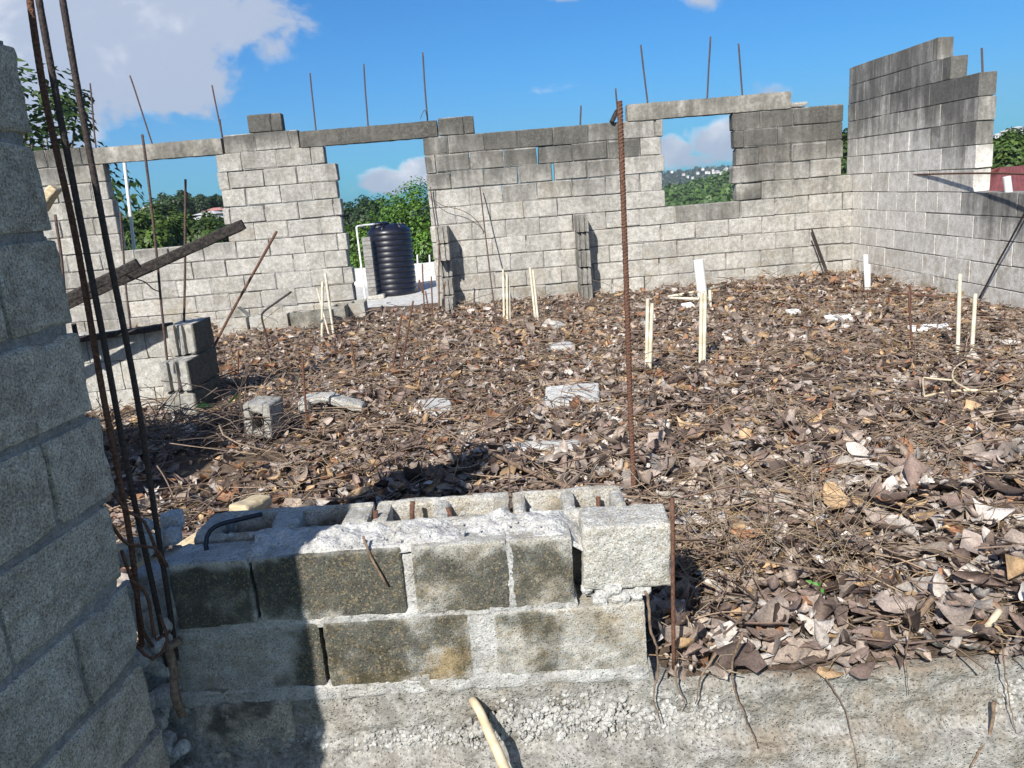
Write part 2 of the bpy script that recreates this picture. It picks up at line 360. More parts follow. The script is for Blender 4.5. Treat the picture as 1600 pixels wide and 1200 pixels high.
# ---------------------------------------------------------------- trees
def leafset(cs,nr,L,Wd,droop,c_lo,c_hi,seed):
    """folded pointed leaves at cs with outward normals nr"""
    g=np.random.default_rng(seed); n=len(cs)
    a=g.normal(size=(n,3)); a-= (a*nr).sum(1,keepdims=True)*nr; a/=np.linalg.norm(a,axis=1,keepdims=True)
    a=a+nr*.35; a[:,2]-=droop; a/=np.linalg.norm(a,axis=1,keepdims=True)
    b=np.cross(nr+g.normal(size=(n,3))*.3,a); b/=np.linalg.norm(b,axis=1,keepdims=True); m=np.cross(a,b)
    l=(L*g.uniform(.65,1.25,n))[:,None]; w=(Wd*g.uniform(.7,1.2,n))[:,None]
    p0=cs; p3=cs+a*l-np.array([0,0,1])*l*droop*.25; p1=cs+a*l*.45+b*w+m*w*.35; p2=cs+a*l*.45-b*w+m*w*.35
    V=np.stack([p0,p1,p3,p2],1).reshape(-1,3); Q=np.arange(4*n).reshape(-1,4)
    t=g.uniform(0,1,n)[:,None]; C=np.repeat(np.array(c_lo)+(np.array(c_hi)-np.array(c_lo))*t,4,0)
    return V,Q,C
def tree(name,label,base,crown,rad3,nclump,nleaf,L,Wd,droop,lo,hi,seed,clump=.32,trunk=.12,group=None,open_=.25):
    g=np.random.default_rng(seed); base=Vector(base); crown=Vector(crown)
    root=thing(name,label,'tree',base,group)
    mb=MB(); pts=path([base,base.lerp(crown,.45)+Vector((g.normal()*.08,g.normal()*.08,0))*rad3[2],crown],.25)
    tube(mb,pts,[trunk*(1-.7*i/(len(pts)-1)) for i in range(len(pts))],9)
    d=g.normal(size=(nclump,3)); d/=np.linalg.norm(d,axis=1,keepdims=True)
    rr=g.uniform(open_,1,nclump)**.55
    cc=np.array(crown)+d*rr[:,None]*np.array(rad3)
    for i in range(0,nclump,max(1,nclump//26)):
        q=Vector(cc[i]); s0=pts[int(len(pts)*random.uniform(.45,.95))]
        pp=path([s0,s0.lerp(q,.5)+Vector((0,0,-.06*(q-s0).length)),q],.25)
        tube(mb,pp,[trunk*.35*(1-.8*k/(len(pp)-1))+.004 for k in range(len(pp))],5)
    mb.build('trunk',MT['bark'],root,base,smooth=True)
    rep=np.repeat(np.arange(nclump),nleaf//nclump)
    e=g.normal(size=(len(rep),3)); e/=np.linalg.norm(e,axis=1,keepdims=True)
    cs=cc[rep]+e*(clump*np.mean(rad3)*g.uniform(.35,1,len(rep))**.5*g.uniform(.6,1.3,nclump)[rep])[:,None]
    n2=e*.6+d[rep]*.5+np.array([0,0,.5]); n2/=np.linalg.norm(n2,axis=1,keepdims=True)
    V,Q,C=leafset(cs,n2,L,Wd,droop,lo,hi,seed+1)
    tone=g.uniform(.75,1.3,nclump)[rep]; C=C*np.repeat(tone,4)[:,None]
    o=fastmesh('crown',V-np.array(base),Q,C,MT['green'],smooth=False); o.parent=root
    return root
def tz(x,y): return ground_z(math.hypot(x,y),math.atan2(x,y))
c=P(66,290,Y=13.5); tree('broadleaf_tree','loose leafy tree rising above the left end of the back wall',(c.x-.2,13.6,tz(c.x,13.5)),c,(1.5,1.4,1.9),62,2700,.165,.048,.35,(.022,.05,.012),(.07,.12,.025),21,.2,.11)
c=P(682,432,Y=25); tree('mango_tree','bright green dense tree behind the black water tank',(c.x,25,tz(c.x,25)),c,(2.75,2.4,2.75),460,52000,.125,.032,.55,(.045,.10,.014),(.13,.25,.035),22,.2,.14)
c=P(575,425,Y=30); tree('bushy_tree','low bright bush between left door edge and the tank',(c.x,30,tz(c.x,30)),c,(1.4,1.5,1.9),90,6000,.2,.045,.7,(.05,.10,.015),(.12,.21,.03),23,.22,.08)
c=P(566,345,Y=70); tree('round_tree','dark round tree, farthest seen through the doorway',(c.x,70,tz(c.x,70)),c,(2.9,2.6,1.9),110,7000,.34,.12,.4,(.018,.042,.016),(.045,.08,.028),24,.2,.2)
g_='trees beyond the left window'
for i,(x,y,Y,rx,rz,lo,hi,lb) in enumerate([
 (225,372,30,1.2,.9,(.04,.075,.014),(.10,.16,.03),'low light green bush just above the left window sill'),
 (300,375,34,1.9,.9,(.035,.065,.014),(.085,.14,.03),'wide green bush beneath the charred timber in the left window'),
 (258,352,48,1.7,1.3,(.03,.055,.014),(.075,.12,.03),'mid green tree below the treetops in the left window'),
 (340,372,42,1.3,1.5,(.035,.075,.012),(.09,.16,.03),'bright tree at the right edge of the left window'),
 (272,327,95,2.1,2.0,(.022,.048,.016),(.06,.10,.03),'taller rounded treetop against the sky in left window'),
 (288,322,100,1.2,1.9,(.022,.045,.016),(.055,.09,.03),'narrow treetop beside the tallest upright rod in left window'),
 (313,326,97,2.2,1.7,(.02,.04,.016),(.05,.085,.03),'dark dome shaped treetop right of the upright rod'),
 (338,328,105,1.6,1.8,(.022,.045,.018),(.055,.09,.03),'spiky treetop over the pink roofed house')]):
    c=P(x,y,Y=Y); tree('distant_tree',lb,(c.x,Y,tz(c.x,Y)),c,(rx,rx,rz),70,6000,.036*Y**.5,.013*Y**.5,.4,lo,hi,40+i,.24,.12,g_)
c=P(1322,268,Y=40); tree('distant_tree','dark green tree seen in the slot beside the tall wall',(c.x,40,tz(c.x,40)),c,(1.6,1.6,1.9),70,4000,.3,.1,.4,(.03,.06,.014),(.08,.13,.03),51,.24,.12)
for i,(x,y,Y,rx,rz,lb) in enumerate([(1570,250,38,1.5,1.1,'green tree directly behind the red roof ridge'),(1605,243,42,1.6,1.5,'taller green tree at right behind the red roof'),(1535,255,45,1.7,1.3,'green tree half hidden by the tall stepped wall')]):
    c=P(x,y,Y=Y); tree('distant_tree',lb,(c.x,Y,tz(c.x,Y)),c,(rx,rx,rz),70,4200,.26,.09,.4,(.035,.07,.014),(.10,.16,.03),60+i,.24,.12,'trees behind the red roof')
# ---------------------------------------------------------------- houses
def small_house(loc,w,d,h,rot,roof,label,group,detail=True,cat='house'):
    root=thing('house',label,cat,loc,group); root.rotation_euler=(0,0,rot)
    mb=MB(); box(mb,-w/2,w/2,-d/2,d/2,-h*.7,h,.03); o=mb.build('wall',MT['housewall'],None); o.parent=root
    mb=MB(); e=.4; V=[(-w/2-e,-d/2-e,h),(w/2+e,-d/2-e,h),(w/2+e,d/2+e,h),(-w/2-e,d/2+e,h),(-w/4,0,h+w*.2),(w/4,0,h+w*.2)]
    mb.add(V,[(0,1,5,4),(1,2,5),(2,3,4,5),(3,0,4),(3,2,1,0)]); o=mb.build('roof',roof,None); o.parent=root
    if detail:
        for k in range(3):
            mb=MB(); x=-w*.32+k*w*.32; box(mb,x-.5,x+.5,-d/2-.06,-d/2+.05,h*.35,h*.8,.01); o=mb.build('window',MT['glass'],None); o.parent=root
    return root
MT['greyroof']=simple('pale_roof',(.45,.43,.42),(.6,.58,.55),.7,2,.1,.01); MT['pinkroof']=simple('pink_roof',(.42,.18,.16),(.5,.24,.2),.7,2,.1,.01)
c=P(1592,284,Y=23)
root=thing('red_roofed_house','house under a dark red metal hip roof behind right wall','house',(c.x,23,tz(c.x,23)))
mb=MB(); box(mb,c.x-1.1,c.x+3.5,23.2,27,tz(c.x,24)-3,c.z-.42,.02); mb.build('wall',MT['housewall'],root,(c.x,23,0))
mb=MB(); z0=P(1551,297,Y=23).z-.12; x0=P(1549,290,Y=23).x-.25; z1=P(1562,263,Y=25).z; xr=P(1562,263,Y=25).x
nn=40
for k in range(nn):      # corrugated sheet: front slope, two hips, back slope
    for (a,b,cq,dq) in (((x0,22.6,z0),(x0+6,22.6,z0),(xr+3.9,25,z1),(xr,25,z1)),((x0,27.4,z0),(x0,22.6,z0),(xr,25,z1),(xr,25,z1)),((x0+6,27.4,z0),(x0,27.4,z0),(xr,25,z1),(xr+3.9,25,z1)),((x0+6,22.6,z0),(x0+6,27.4,z0),(xr+3.9,25,z1),(xr+3.9,25,z1))):
        A,B,C_,D_=[Vector(q) for q in (a,b,cq,dq)]
        t0,t1=k/nn,(k+.5)/nn; t2=(k+1)/nn; up=Vector((0,-.0,.035))
        mb.add([A.lerp(B,t0),A.lerp(B,t1)+up,A.lerp(B,t2),D_.lerp(C_,t2),D_.lerp(C_,t1)+up,D_.lerp(C_,t0)],[(0,1,4,5),(1,2,3,4)])
mb.build('roof',MT['redroof'],root,(c.x,23,0))
g_='pale houses scattered over the far hillside'; i=0
hp=[]
for (x,y) in [(1050,267),(1068,268),(1082,270),(1098,263),(1104,265),(1108,262),(1114,265),(1121,264),(1127,263),(1135,262),(1143,258),(1108,270),(1115,268),(1098,278),(1133,258),(1075,275),(1090,266),(1058,277),(1146,262)]: hp.append((x,y))
for k_,(x,y) in enumerate(hp):
    y+=(k_%3)*3.2+1
    t,e=rw(x,y); r=1000+random.uniform(-40,40)
    small_house((r*math.sin(t),r*math.cos(t),EYE+r*e-.8),random.uniform(2.2,4),3.4,1.6,random.uniform(-.4,.4),MT['greyroof'],'tiny pale house on the far hillside seen through the right window',g_+' in the right window',False)
for (x,y,w) in [(1560,214,5),(1572,209,5.5),(1582,205,5),(1591,203,4.5),(1565,222,6.5),(1587,214,6.5),(1596,209,5),(1600,219,5),(1577,223,5),(1553,220,4)]:
    t,e=rw(x,y); r=600+random.uniform(-30,40)
    small_house((r*math.sin(t),r*math.cos(t),EYE+r*e-1.2),w,4,2.4,random.uniform(-.4,.4),MT['greyroof'],'pale house stacked on the hilltop right of the tall wall',g_+' right of the tall wall',True)
for (x,y,Y,w,rf,lb) in [(247,338,120,4.6,'greyroof','long low white house left of the upright rod in left window'),(237,345,110,2.2,'greyroof','small white house at the edge of the dark tree'),(250,352,85,1.5,'greyroof','cream hut low among bushes in the left window'),(318,336,110,3.0,'greyroof','grey roofed house beneath the dome shaped treetop'),(341,342,88,1.5,'pinkroof','white house with a pink roof at left window edge'),(327,361,60,1.3,'greyroof','white two storey house just above the charred timber'),(331,352,66,1.2,'greyroof','pale house upslope of the one above the timber'),(281,339,125,1.6,'greyroof','grey house between two treetops in the left window')]:
    c=P(x,y,Y=Y); small_house((c.x,Y,c.z-1.0),w,2.4,1.9,random.uniform(-.25,.25),MT[rf],lb,'houses beyond the left window',True)

# ---------------------------------------------------------------- the air over the valley
m,nt=mat('humid_air'); N=NT(nt); pv=N.n('ShaderNodeVolumePrincipled',ins={'Density':.00036,'Color':(.80,.88,1,1),'Anisotropy':.2}); N.n('ShaderNodeOutputMaterial',ins={'Volume':pv.outputs[0]})
bb=MB(); x0,x1,y0,y1,z0,z1=-1540,1540,-1540,1540,-75,125; bb.add([(x,y,z) for x in (x0,x1) for y in (y0,y1) for z in (z0,z1)],[(0,1,3,2),(4,6,7,5),(0,4,5,1),(2,3,7,6),(0,2,6,4),(1,5,7,3)])
if HAZE: tag(bb.build('haze',m),'pale humid haze softening the far hills','haze',kind='stuff')
# ---------------------------------------------------------------- ground of the room
def gz(x,y):
    z=.02*fbm((x,y,0),.9,1,3)+.012*fbm((x,y,0),4,5,3)
    z+=.07*math.exp(-((x-1.6)/1.3)**2-((y-2.75)/.5)**2)                       # heap behind the footing, right
    z+=.06*math.exp(-((x-3.3)/.9)**2-((y-8.6)/.5)**2)
    z-=.05*math.exp(-((x+1.7)/.6)**2-((y-3.7)/.5)**2)
    z+=.03*math.exp(-((x-.6)/1.2)**2-((y-4)/.9)**2)
    if x>.3: z+=.02*max(0,min(1,(2.2-y)/.2))
    if y<2.2 and x<.35: z-=.03
    if y>9: z+=.0
    return z-.01
xs=np.arange(-7.5,4.75,.055); ys=np.concatenate([np.arange(1.886,3.2,.03),np.arange(3.2,9.95,.06)])
yy=lambda x,y: y-.03*(x+.9)*max(0,min(1,(3-y)/1.1))*(x>-.9)
V=[(x,yy(x,y),gz(x,y)+.006*nz((x,y,0),17)) for y in ys for x in xs]; n=len(xs)
Q=[(j*n+i,j*n+i+1,(j+1)*n+i+1,(j+1)*n+i) for j in range(len(ys)-1) for i in range(n-1)]
fastmesh('ground',np.array(V),np.array(Q),np.tile([.5,.1,.4],(len(V),1)),MT['dirt'],kind='structure')
# ---------------------------------------------------------------- coursed hollow-block walls
def courses(mb,mo,segs,T,stain,depth=.15,Z0=-.04,ch=.2,bl=.4,off=0.0,gap=.011,seed=1,holes=(),jit=.004,brr=(.3,.72),var=.07,flush=False,chf=.005):
    """segs: {course: [(s0,s1),...]}; blocks to mb, recessed joints to mo"""
    rd=random.Random(seed)
    for k,ss in segs.items():
        z0=Z0+k*ch; z1=z0+ch; o=off+(bl/2 if k%2 else 0)+rd.uniform(-.03,.03)
        for (a,b) in ss:
            cuts=[a]; x=a+((o-a)%bl)
            while x<b-.001:
                if x-cuts[-1]>.07 and b-x>.07: cuts.append(x+rd.uniform(-.012,.012))
                x+=bl
            cuts.append(b)
            for i in range(len(cuts)-1):
                c0,c1=cuts[i],cuts[i+1]; g0=gap*rd.uniform(.25,1.2); g1=gap*rd.uniform(.25,1.2); gt=gap*rd.uniform(.4,1.5); gb=gap*rd.uniform(.1,.6)
                hole=any(abs(c1-h[0])<.12 and k==h[1] for h in holes)
                hole0=any(abs(c0-h[0])<.12 and k==h[1] for h in holes)
                xe0=c0+(0 if i==0 else g0)+(.002 if hole0 else 0); xe1=c1-(0 if i==len(cuts)-2 else g1)-(.002 if hole else 0)
                pr=rd.uniform(-.001,.002) if flush else rd.uniform(-.004,.005); sm=(c0+c1)/2
                br=rd.uniform(*brr)
                t0=stain(sm,z0+.02); t1=stain(sm,z1-.02); e=rd.uniform(-var,var); wm=.15+.7*max(0,1-z0/.35)*rd.random()+rd.uniform(0,.35)*(rd.random()<.3)
                box(mb,xe0,xe1,-pr,depth+pr,z0+gb,z1-gt,chf,jit,(br,max(0,t0+e),wm),T,(br,max(0,t1+e),wm))
                m0=c0+(.004 if i else .012)+(.012 if hole0 else 0); m1=c1-(.004 if i<len(cuts)-2 else .012)-(.012 if hole else 0)
                ins=rd.uniform(.006,.009) if flush else rd.choice([.004,.008,.012,.020])
                box(mo,m0,m1,ins,depth-rd.uniform(.006,.017),z0-.002,z1-.004,.002,0,(rd.uniform(.25,.55),t0*.6+.1,.3),T)
                if i<len(cuts)-2 and not hole and rd.random()<.8:      # mortar plug in the upright joint
                    ii=rd.uniform(.004,.006) if flush else rd.uniform(.003,.02); box(mo,c1-.014,c1+.014,ii,depth-ii,z0+.01,z1-rd.choice([.012,.012,.06]),.003,0,(br*.9,t0,.3),T,(br*.9,t1,.3))
YB=9.5
Tb=lambda p:(p[0],YB+p[1],p[2])
def stain_back(s,z):
    t=.32+.10*nz((s,z,0),1.3,5)
    if -.8<s<1.6: t+=.46*max(0,min(1,(z-1.1)/.6))+.06*math.sin(s*3)
    if s>2.75: t+=.50*max(0,min(1,(z-.8)/.8))
    if 1.5<s<2.0: t+=.22*max(0,min(1,(z-1.2)/.6))
    if 1.9<s<3.0 and .75<z<1.0: t+=.36
    if -3.2<s<-1.8: t+=.16*max(0,min(1,(z-1.5)/.4))
    if s<-4.4: t+=.10+.22*max(0,min(1,(z-1.6)/.3))
    if -4.4<s<-3.2 and .8<z<1.0: t+=.28
    if z>1.98: t+=.34
    return t
segs={}
for k in range(10):
    L=[]
    if k<5: L=[(-6.6,-1.815+.02*((k*7)%3-1))]
    else: L=[(-6.6,-4.47-(.0 if k<8 else .03)),(-3.215+.02*(k%2),-1.83-(.02 if k%2 else 0)-(.1 if k==9 else 0))]
    if k<5: L.append((-.815,4.2))
    else: L+=[(-.80,1.965+(.012 if k%2 else -.015)),(2.80+.02*((k*5)%3-1),4.06+.012*(k%2))]
    if k==5: L[-1]=(2.82,4.2)
    segs[k]=L
segs[10]=[(-6.6,-4.63),(-3.08,-2.215),(-.61,-.195)]; segs[11]=[(-2.775,-2.385)]
wall=thing('block_wall','long weathered block wall across the back with two windows and a doorway','wall',(0,YB,0))
mb=MB(); mo=MB(); courses(mb,mo,segs,Tb,stain_back,off=.10,seed=5,gap=.012,var=.04,jit=.006,holes=((.50,8),(.62,7)))
mb.build('block_courses',MT['block'],wall,(0,YB,0)); mo.build('mortar',MT['mortar'],wall,(0,YB,0))
def lintel(x0,x1,z0,z1,sd,T=Tb,st=.52):
    mb=MB(); random.seed(sd)
    rock(mb,x0,x1,-.012,.162,z0,z1,.035,.007,9,.010,T=T,seed=sd,cf=lambda w:(.45+.2*nz(w,3),st+.10*nz(w,2.2,sd),.25))
    return mb.build('lintel',MT['lintel'],wall,(0,YB,0))
lintel(-4.60,-3.10,1.955,2.135,2,st=.58); lintel(-2.205,-.62,1.955,2.135,3,st=.82); lintel(1.57,3.46,1.953,2.14,4,st=.56)
mb=MB(); rock(mb,3.46,3.66,.0,.14,1.962,2.02,.03,.01,9,.02,T=Tb,c=(.4,.45,.2)); mb.build('mortar_cap',MT['mortar'],wall,(0,YB,0))
mb=MB(); rock(mb,-6.6,-1.84,-.035,.18,-.35,-.03,.07,.012,6,.02,T=Tb,c=(.5,.25,.6)); rock(mb,-.8,4.2,-.05,.18,-.35,-.025,.07,.014,6,.03,T=Tb,c=(.5,.25,.6),seed=4); mb.build('footing',MT['mortar'],wall,(0,YB,0))
# -- right-hand wall, running towards the camera
XR=4.2
Tr=lambda p:(XR+p[1],p[0],p[2])
def stain_r(s,z):
    w=0
    if s<7.07 and z<1.0: return .14+.52*max(0,min(1,(z-.35)/.35))+w
    return .10+.62*max(0,min(1,(z-.9)/1.0))+w+(.2 if 7.2<s<7.75 and z>.8 else 0)
segs={k:[(4.0,9.72)] for k in range(5)}
for k in range(5,10): segs[k]=[(7.075+.015*(k%2),9.68)]
segs[10]=[(7.54,9.67)]; segs[11]=[(7.785,9.66)]
rw_=thing('block_wall','tall block wall at right with a stepped top and dark streaks','wall',(XR,9.5,0))
mb=MB(); mo=MB(); courses(mb,mo,segs,Tr,stain_r,off=.05,seed=9,gap=.006,jit=.0025,brr=(.42,.62),var=.02,flush=True,chf=.0018)
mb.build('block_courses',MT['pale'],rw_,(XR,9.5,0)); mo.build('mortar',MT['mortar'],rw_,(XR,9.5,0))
mb=MB(); rock(mb,4.0,9.5,-.05,.2,-.35,-.02,.07,.014,6,.03,T=Tr,c=(.5,.3,.6)); mb.build('footing',MT['mortar'],rw_,(XR,9.5,0))
# -- toothed stubs of a missing partition
def stub(x0,x1,lens,label,sd):
    t=thing('wall_stub',label,'wall stub',(x0,YB-.3,0),'toothed stubs standing out from the back wall'); mb=MB(); random.seed(sd)
    for k,l in enumerate(lens):
        z0=-.04+.2*k; w=(x1-x0)
        a=YB-l
        if l<.01: continue
        st=.42+.25*random.random(); br=random.uniform(.3,.5)
        # hollow end: two face shells and a recessed web so the end shows its grooves
        s=.028
        for (p,q) in ((x0,x0+s),(x0+w*.36,x0+w*.64),(x1-s,x1)): rock(mb,p,q,a,YB-.002,z0+.004,z0+.192,.03,.004,20,.006,c=(br,st,.3),seed=sd+k)
        rock(mb,x0+.01,x1-.01,a+.022,YB-.004,z0+.006,z0+.188,.04,.003,20,.004,c=(br*.8,st,.3),seed=sd+k)
    mb.build('blocks',MT['block'],t,(x0,YB-.3,0))
    return t
sA=stub(-.735,-.595,(.52,.30,.16,.33,.34),'crumbling toothed block stub right of the doorway with thin rods',31)
sB=stub(.885,1.02,(.38,.33,.36,.31,.34),'five block stub with grooved ends beside the tall ribbed rod',37)
# -- low block stub at left
t=thing('low_block_wall','low broken block corner at left with a stepped grooved end','low wall',(-2.2,5.3,0)); mb=MB(); random.seed(5)
dk=lambda c:(lambda w:(c[0]-.12,c[1]+.1+(.62 if w.x>-2.098 else 0)+.15*nz(w,6),c[2]))  # side turned from the sun darkened in the colour, stain plus shade
def grooved(mb,x0,x1,y0,y1,z0,z1,sd,c):
    w=x1-x0
    for (p,q) in ((x0,x0+w*.27),(x0+w*.36,x0+w*.56),(x0+w*.66,x1)): rock(mb,p,q,y0,y1,z0,z1,.02,.004,22,.009,cf=dk(c),seed=sd,chip=.03)
    rock(mb,x0+.008,x1-.006,y0+.03,y1-.004,z0+.003,z1-.004,.03,.003,22,.006,c=(c[0]*.8,c[1],c[2]),seed=sd)
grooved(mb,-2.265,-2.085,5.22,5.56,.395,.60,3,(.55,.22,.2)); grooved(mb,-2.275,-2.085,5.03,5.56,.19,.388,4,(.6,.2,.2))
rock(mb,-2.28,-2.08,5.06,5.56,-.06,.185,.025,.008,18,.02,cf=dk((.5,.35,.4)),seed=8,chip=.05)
for k in range(3):
    x=-2.285; 
    while x>-5.0:
        l=.4 if x<-2.3 or k%2 else .2
        rock(mb,x-l+.002,x-.001,5.36,5.50,-.04+.205*k,.163+.205*k,.025,.004,22,.008,c=(random.uniform(.62,.72),.08+.10*(k==2),.2),seed=k*9+int(-x*10)); x-=l
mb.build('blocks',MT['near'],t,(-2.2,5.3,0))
# -- step blocks along the left foot of the back wall
g_='single blocks lining the foot of the back wall left of the doorway'
def hollow(mb,x0,x1,y0,y1,z0,z1,sd,c,cells=2,res=.02):
    """hollow block with its cells open at the top"""
    s=.028; rock(mb,x0,x1,y0,y0+s,z0,z1,res,.003,25,.006,c=c,seed=sd,chip=.03); rock(mb,x0,x1,y1-s,y1,z0,z1,res,.003,25,.006,c=c,seed=sd+1,chip=.03)
    for i in range(cells+1):
        x=x0+(x1-x0-.03)*i/cells; rock(mb,x+.001,x+.029,y0+s-.004,y1-s+.004,z0+.002,z1-.003,res,.003,25,.005,c=c,seed=sd+2+i)
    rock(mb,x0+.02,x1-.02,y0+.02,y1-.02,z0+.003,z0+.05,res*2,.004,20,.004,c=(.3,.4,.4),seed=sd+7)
for (px0,px1,y,Y,rz,st,lb) in [(342,388,522,8.66,.0,.30,'mossy block nearest the leaning rod at the wall foot'),(392,452,520,8.68,.03,.25,'long pale mossy block beside the bent rod'),(455,520,512,8.72,-.12,.55,'dark turned block just behind the cream pipes'),(518,541,500,8.95,.0,.5,'dark block second from the doorway'),(546,571,492,9.15,.05,.42,'open hollow block at the doorway threshold')]:
    a=P(px0,y,Y=Y); b=P(px1,y,Y=Y); t=thing('concrete_block',lb,'block',(a.x,Y,0),g_); mb=MB()
    hollow(mb,a.x,b.x,Y,Y+(.30 if px0>500 else .16),-.05,.165,px0,(.5,st,.5),1 if px0>500 else 2,.03); mb.build('block_body',MT['near'],t,(a.x,Y,0)); t.rotation_euler=(0,0,rz)
t=thing('broken_block','small dark triangular broken block on the mossy block','broken block',P(372,500,Y=8.75)); mb=MB()
a=P(362,502,Y=8.75); V=[(0,0,0),(.2,0,0),(.1,0,.11),(0,.14,0),(.2,.14,0),(.1,.14,.10)]; mb.add([(a.x-.02+v[0],8.75+v[1],.165+v[2]) for v in V],[(0,1,2),(5,4,3),(0,3,4,1),(1,4,5,2),(2,5,3,0)],(.4,.5,.2)); o=mb.build('block_body',MT['near'],t,t.location)
# ---------------------------------------------------------------- near block wall at left (pillar)
ang=.12
def Tp(p):   # local: x = out of the face (0 = face, negative into the wall), y along depth, z
    return (-.942-ang*(1.71-p[1])+p[0], p[1], p[2])
pil=thing('block_wall','shaded grey block wall close at the left frame edge','wall',(-1.0,1.4,0)); random.seed(12)
mb=MB(); mo=MB()
zj=[-.32,-.13,.075,.275,.48,.683,.885,1.082,1.283,1.478,1.69]
for k in range(len(zj)-1):
    z0,z1=zj[k],zj[k+1]; e=1.715+random.uniform(-.012,.012)
    if k==0: e=1.69
    if k==5: e=1.735
    if k==9: z1=1.665
    cuts=[e,e-(.19 if k%2 else .36)]
    while cuts[-1]>.67: cuts.append(cuts[-1]-.4)
    for i in range(len(cuts)-1):
        y1,y0=cuts[i],max(.67,cuts[i+1]); 
        if y1-y0<.05: continue
        br=random.uniform(.4,.6); near=(i==0)
        rock(mb,-.15,random.uniform(-.002,.003),y0+.004,y1-(.0 if i==0 else .006),z0+.010,z1-.010,.009 if i<2 else .02,.0028,40,.005,T=Tp,c=(br,.10+(.12 if near else 0),.15),seed=k*7+i,chip=.05 if near else .015)
        rock(mo,-.146,-.0065,y0-.003,y1-(.02 if i==0 else -.003),z0-.006,z1-.001,.015 if i<2 else .03,.0028,26,.004,T=Tp,c=(.5,.04,.0),seed=k*5+i)
mb.build('block_courses',MT['shade'],pil,(-1.0,1.4,0)); mo.build('mortar',MT['joint'],pil,(-1.0,1.4,0))
mb=MB(); rock(mb,-.15,.0,1.42,1.705,1.655,1.86,.012,.010,18,.05,T=Tp,c=(.35,.35,.15),seed=3,chip=.10); mb.build('broken_top',MT['shade'],pil,(-1.0,1.4,0))
mb=MB()
for k in range(len(zj)-1): rock(mb,-1.40,-1.088,1.55,1.695,zj[k]+.003,min(zj[k+1],1.67)-.003,.03,.004,30,.008,c=(.5,.2,.2),seed=k)
mb.build('shadow_return',MT['shade'],pil,(-1.0,1.4,0))  # hidden return added to widen the shadow cast by the near wall
# unseen wall added out of frame at left to cast shade over the floor
t=thing('block_wall','unseen block wall added beyond the left frame edge to shade the floor','wall',(-3.1,1.8,0)); mb=MB(); mo=MB()
courses(mb,mo,{k:[(-4.6,-2.66-(.1 if k>10 else 0))] for k in range(13)},lambda p:(p[0],1.8+p[1],p[2]),lambda s,z:.2,seed=3); mb.build('block_courses',MT['block'],t,(-3.1,1.8,0)); mo.build('mortar',MT['mortar'],t,(-3.1,1.8,0))
# ---------------------------------------------------------------- low block wall in front
sh=lambda p:(p[0],p[1]-.03*(p[0]+.9),p[2])
YF=1.868
low=thing('low_block_wall','low mossy block wall in the foreground topped with rough mortar','low wall',(-.3,1.95,0)); random.seed(3)
mb=MB(); mo=MB()
def moss(k): return lambda w:(.5+.2*nz(w,9,k),k[0]+.30*nz(w,5.5,k[2]),k[1])
def edged(f,x0,x1,z0,z1,sd):
    def g(w):
        r=f(w); e=min(w.x-x0,x1-w.x,w.z-z0,(z1-w.z)*.7); m=max(0,min(1,e/(.014+.020*max(-.6,nz(w,17,sd))))); return (r[0]+.06*(1-m),r[1]-.6*(.10+.5*max(0,nz(w,8,sd+2)+.1)+.25*(z1-w.z<.03))*(1-m),r[2]*(.6+.4*m))
    return g
def blk(f,sd,x0,x1,z0,z1):
    def g(w):
        r=list(f(w)); u=(w.x-x0)/(x1-x0); v=(w.z-z0)/(z1-z0)
        if sd==5: r[1]+=-.30+.75*max(0,(u-.62)/.38)
        elif sd==6: r[1]+=.10*v+.18*(u>.6)*(u-.6)-.05; r[2]+=.35*(1-v)
        elif sd==7: r[1]+=-.12-.22*u+.1*v
        elif sd==2: r[1]+=.12*u-.28*(abs(u-.42)<.14)*(1-v)
        elif sd==1: r[1]+=-.05+.12*nz(w,10,3)-.35*max(0,v-.80)*4
        elif sd in (3,4): r[1]+=-.08+.06*(1-v)-.12*max(0,v-.75)*4*(.5+nz(w,20,sd))
        return r
    return g
def mossf(st,wm,sd,br=.5):
    return lambda w:(br+.15*nz(w,7,sd),max(0,st+.42*nz(w,6.5,sd)+.30*nz(w,15,sd)+.18*nz(w,38,sd)-.25*max(0,(w.z-.385)/.05)*(w.z>.385)),wm)
for (x0,x1,z0,z1,st,wm,sd,br) in [(-.922,-.712,.252,.436,.62,.2,1,.5),(-.704,-.318,.252,.436,.60,.3,2,.5),(-.292,-.048,.250,.440,.58,.5,3,.5),(-.040,.118,.250,.438,.52,.5,4,.5),
                                  (-.950,-.556,.052,.242,.20,.25,5,.38),(-.545,-.163,.050,.240,.48,.85,6,.5),(-.098,.296,.052,.240,.34,.7,7,.52)]:
    rock(mb,x0,x1,YF+random.uniform(-.003,.003),YF+.12,z0,z1,.0065,.0020,60,.0045,T=sh,cf=edged(blk(mossf(st+.24,wm,sd,br),sd,x0,x1,z0,z1),x0,x1,z0,z1,sd),seed=sd,chip=.02)
mb.build('block_courses',MT['near'],low,(-.3,1.95,0))
for (x0,x1,z0,z1,i) in [(-.93,.125,.230,.264,.0015),(-.95,.30,.015,.062,-.003),(-.170,-.090,.052,.236,.000),(-.326,-.284,.25,.42,.010),(-.058,-.028,.25,.43,.001)]:
    rock(mo,x0,x1,YF+i,YF+.115,z0,z1,.007,.004,42,.006,T=sh,cf=lambda w:(.34+.2*nz(w,9),.24+.4*nz(w,7,3),.3),seed=int(x0*100)%17,chip=.03)
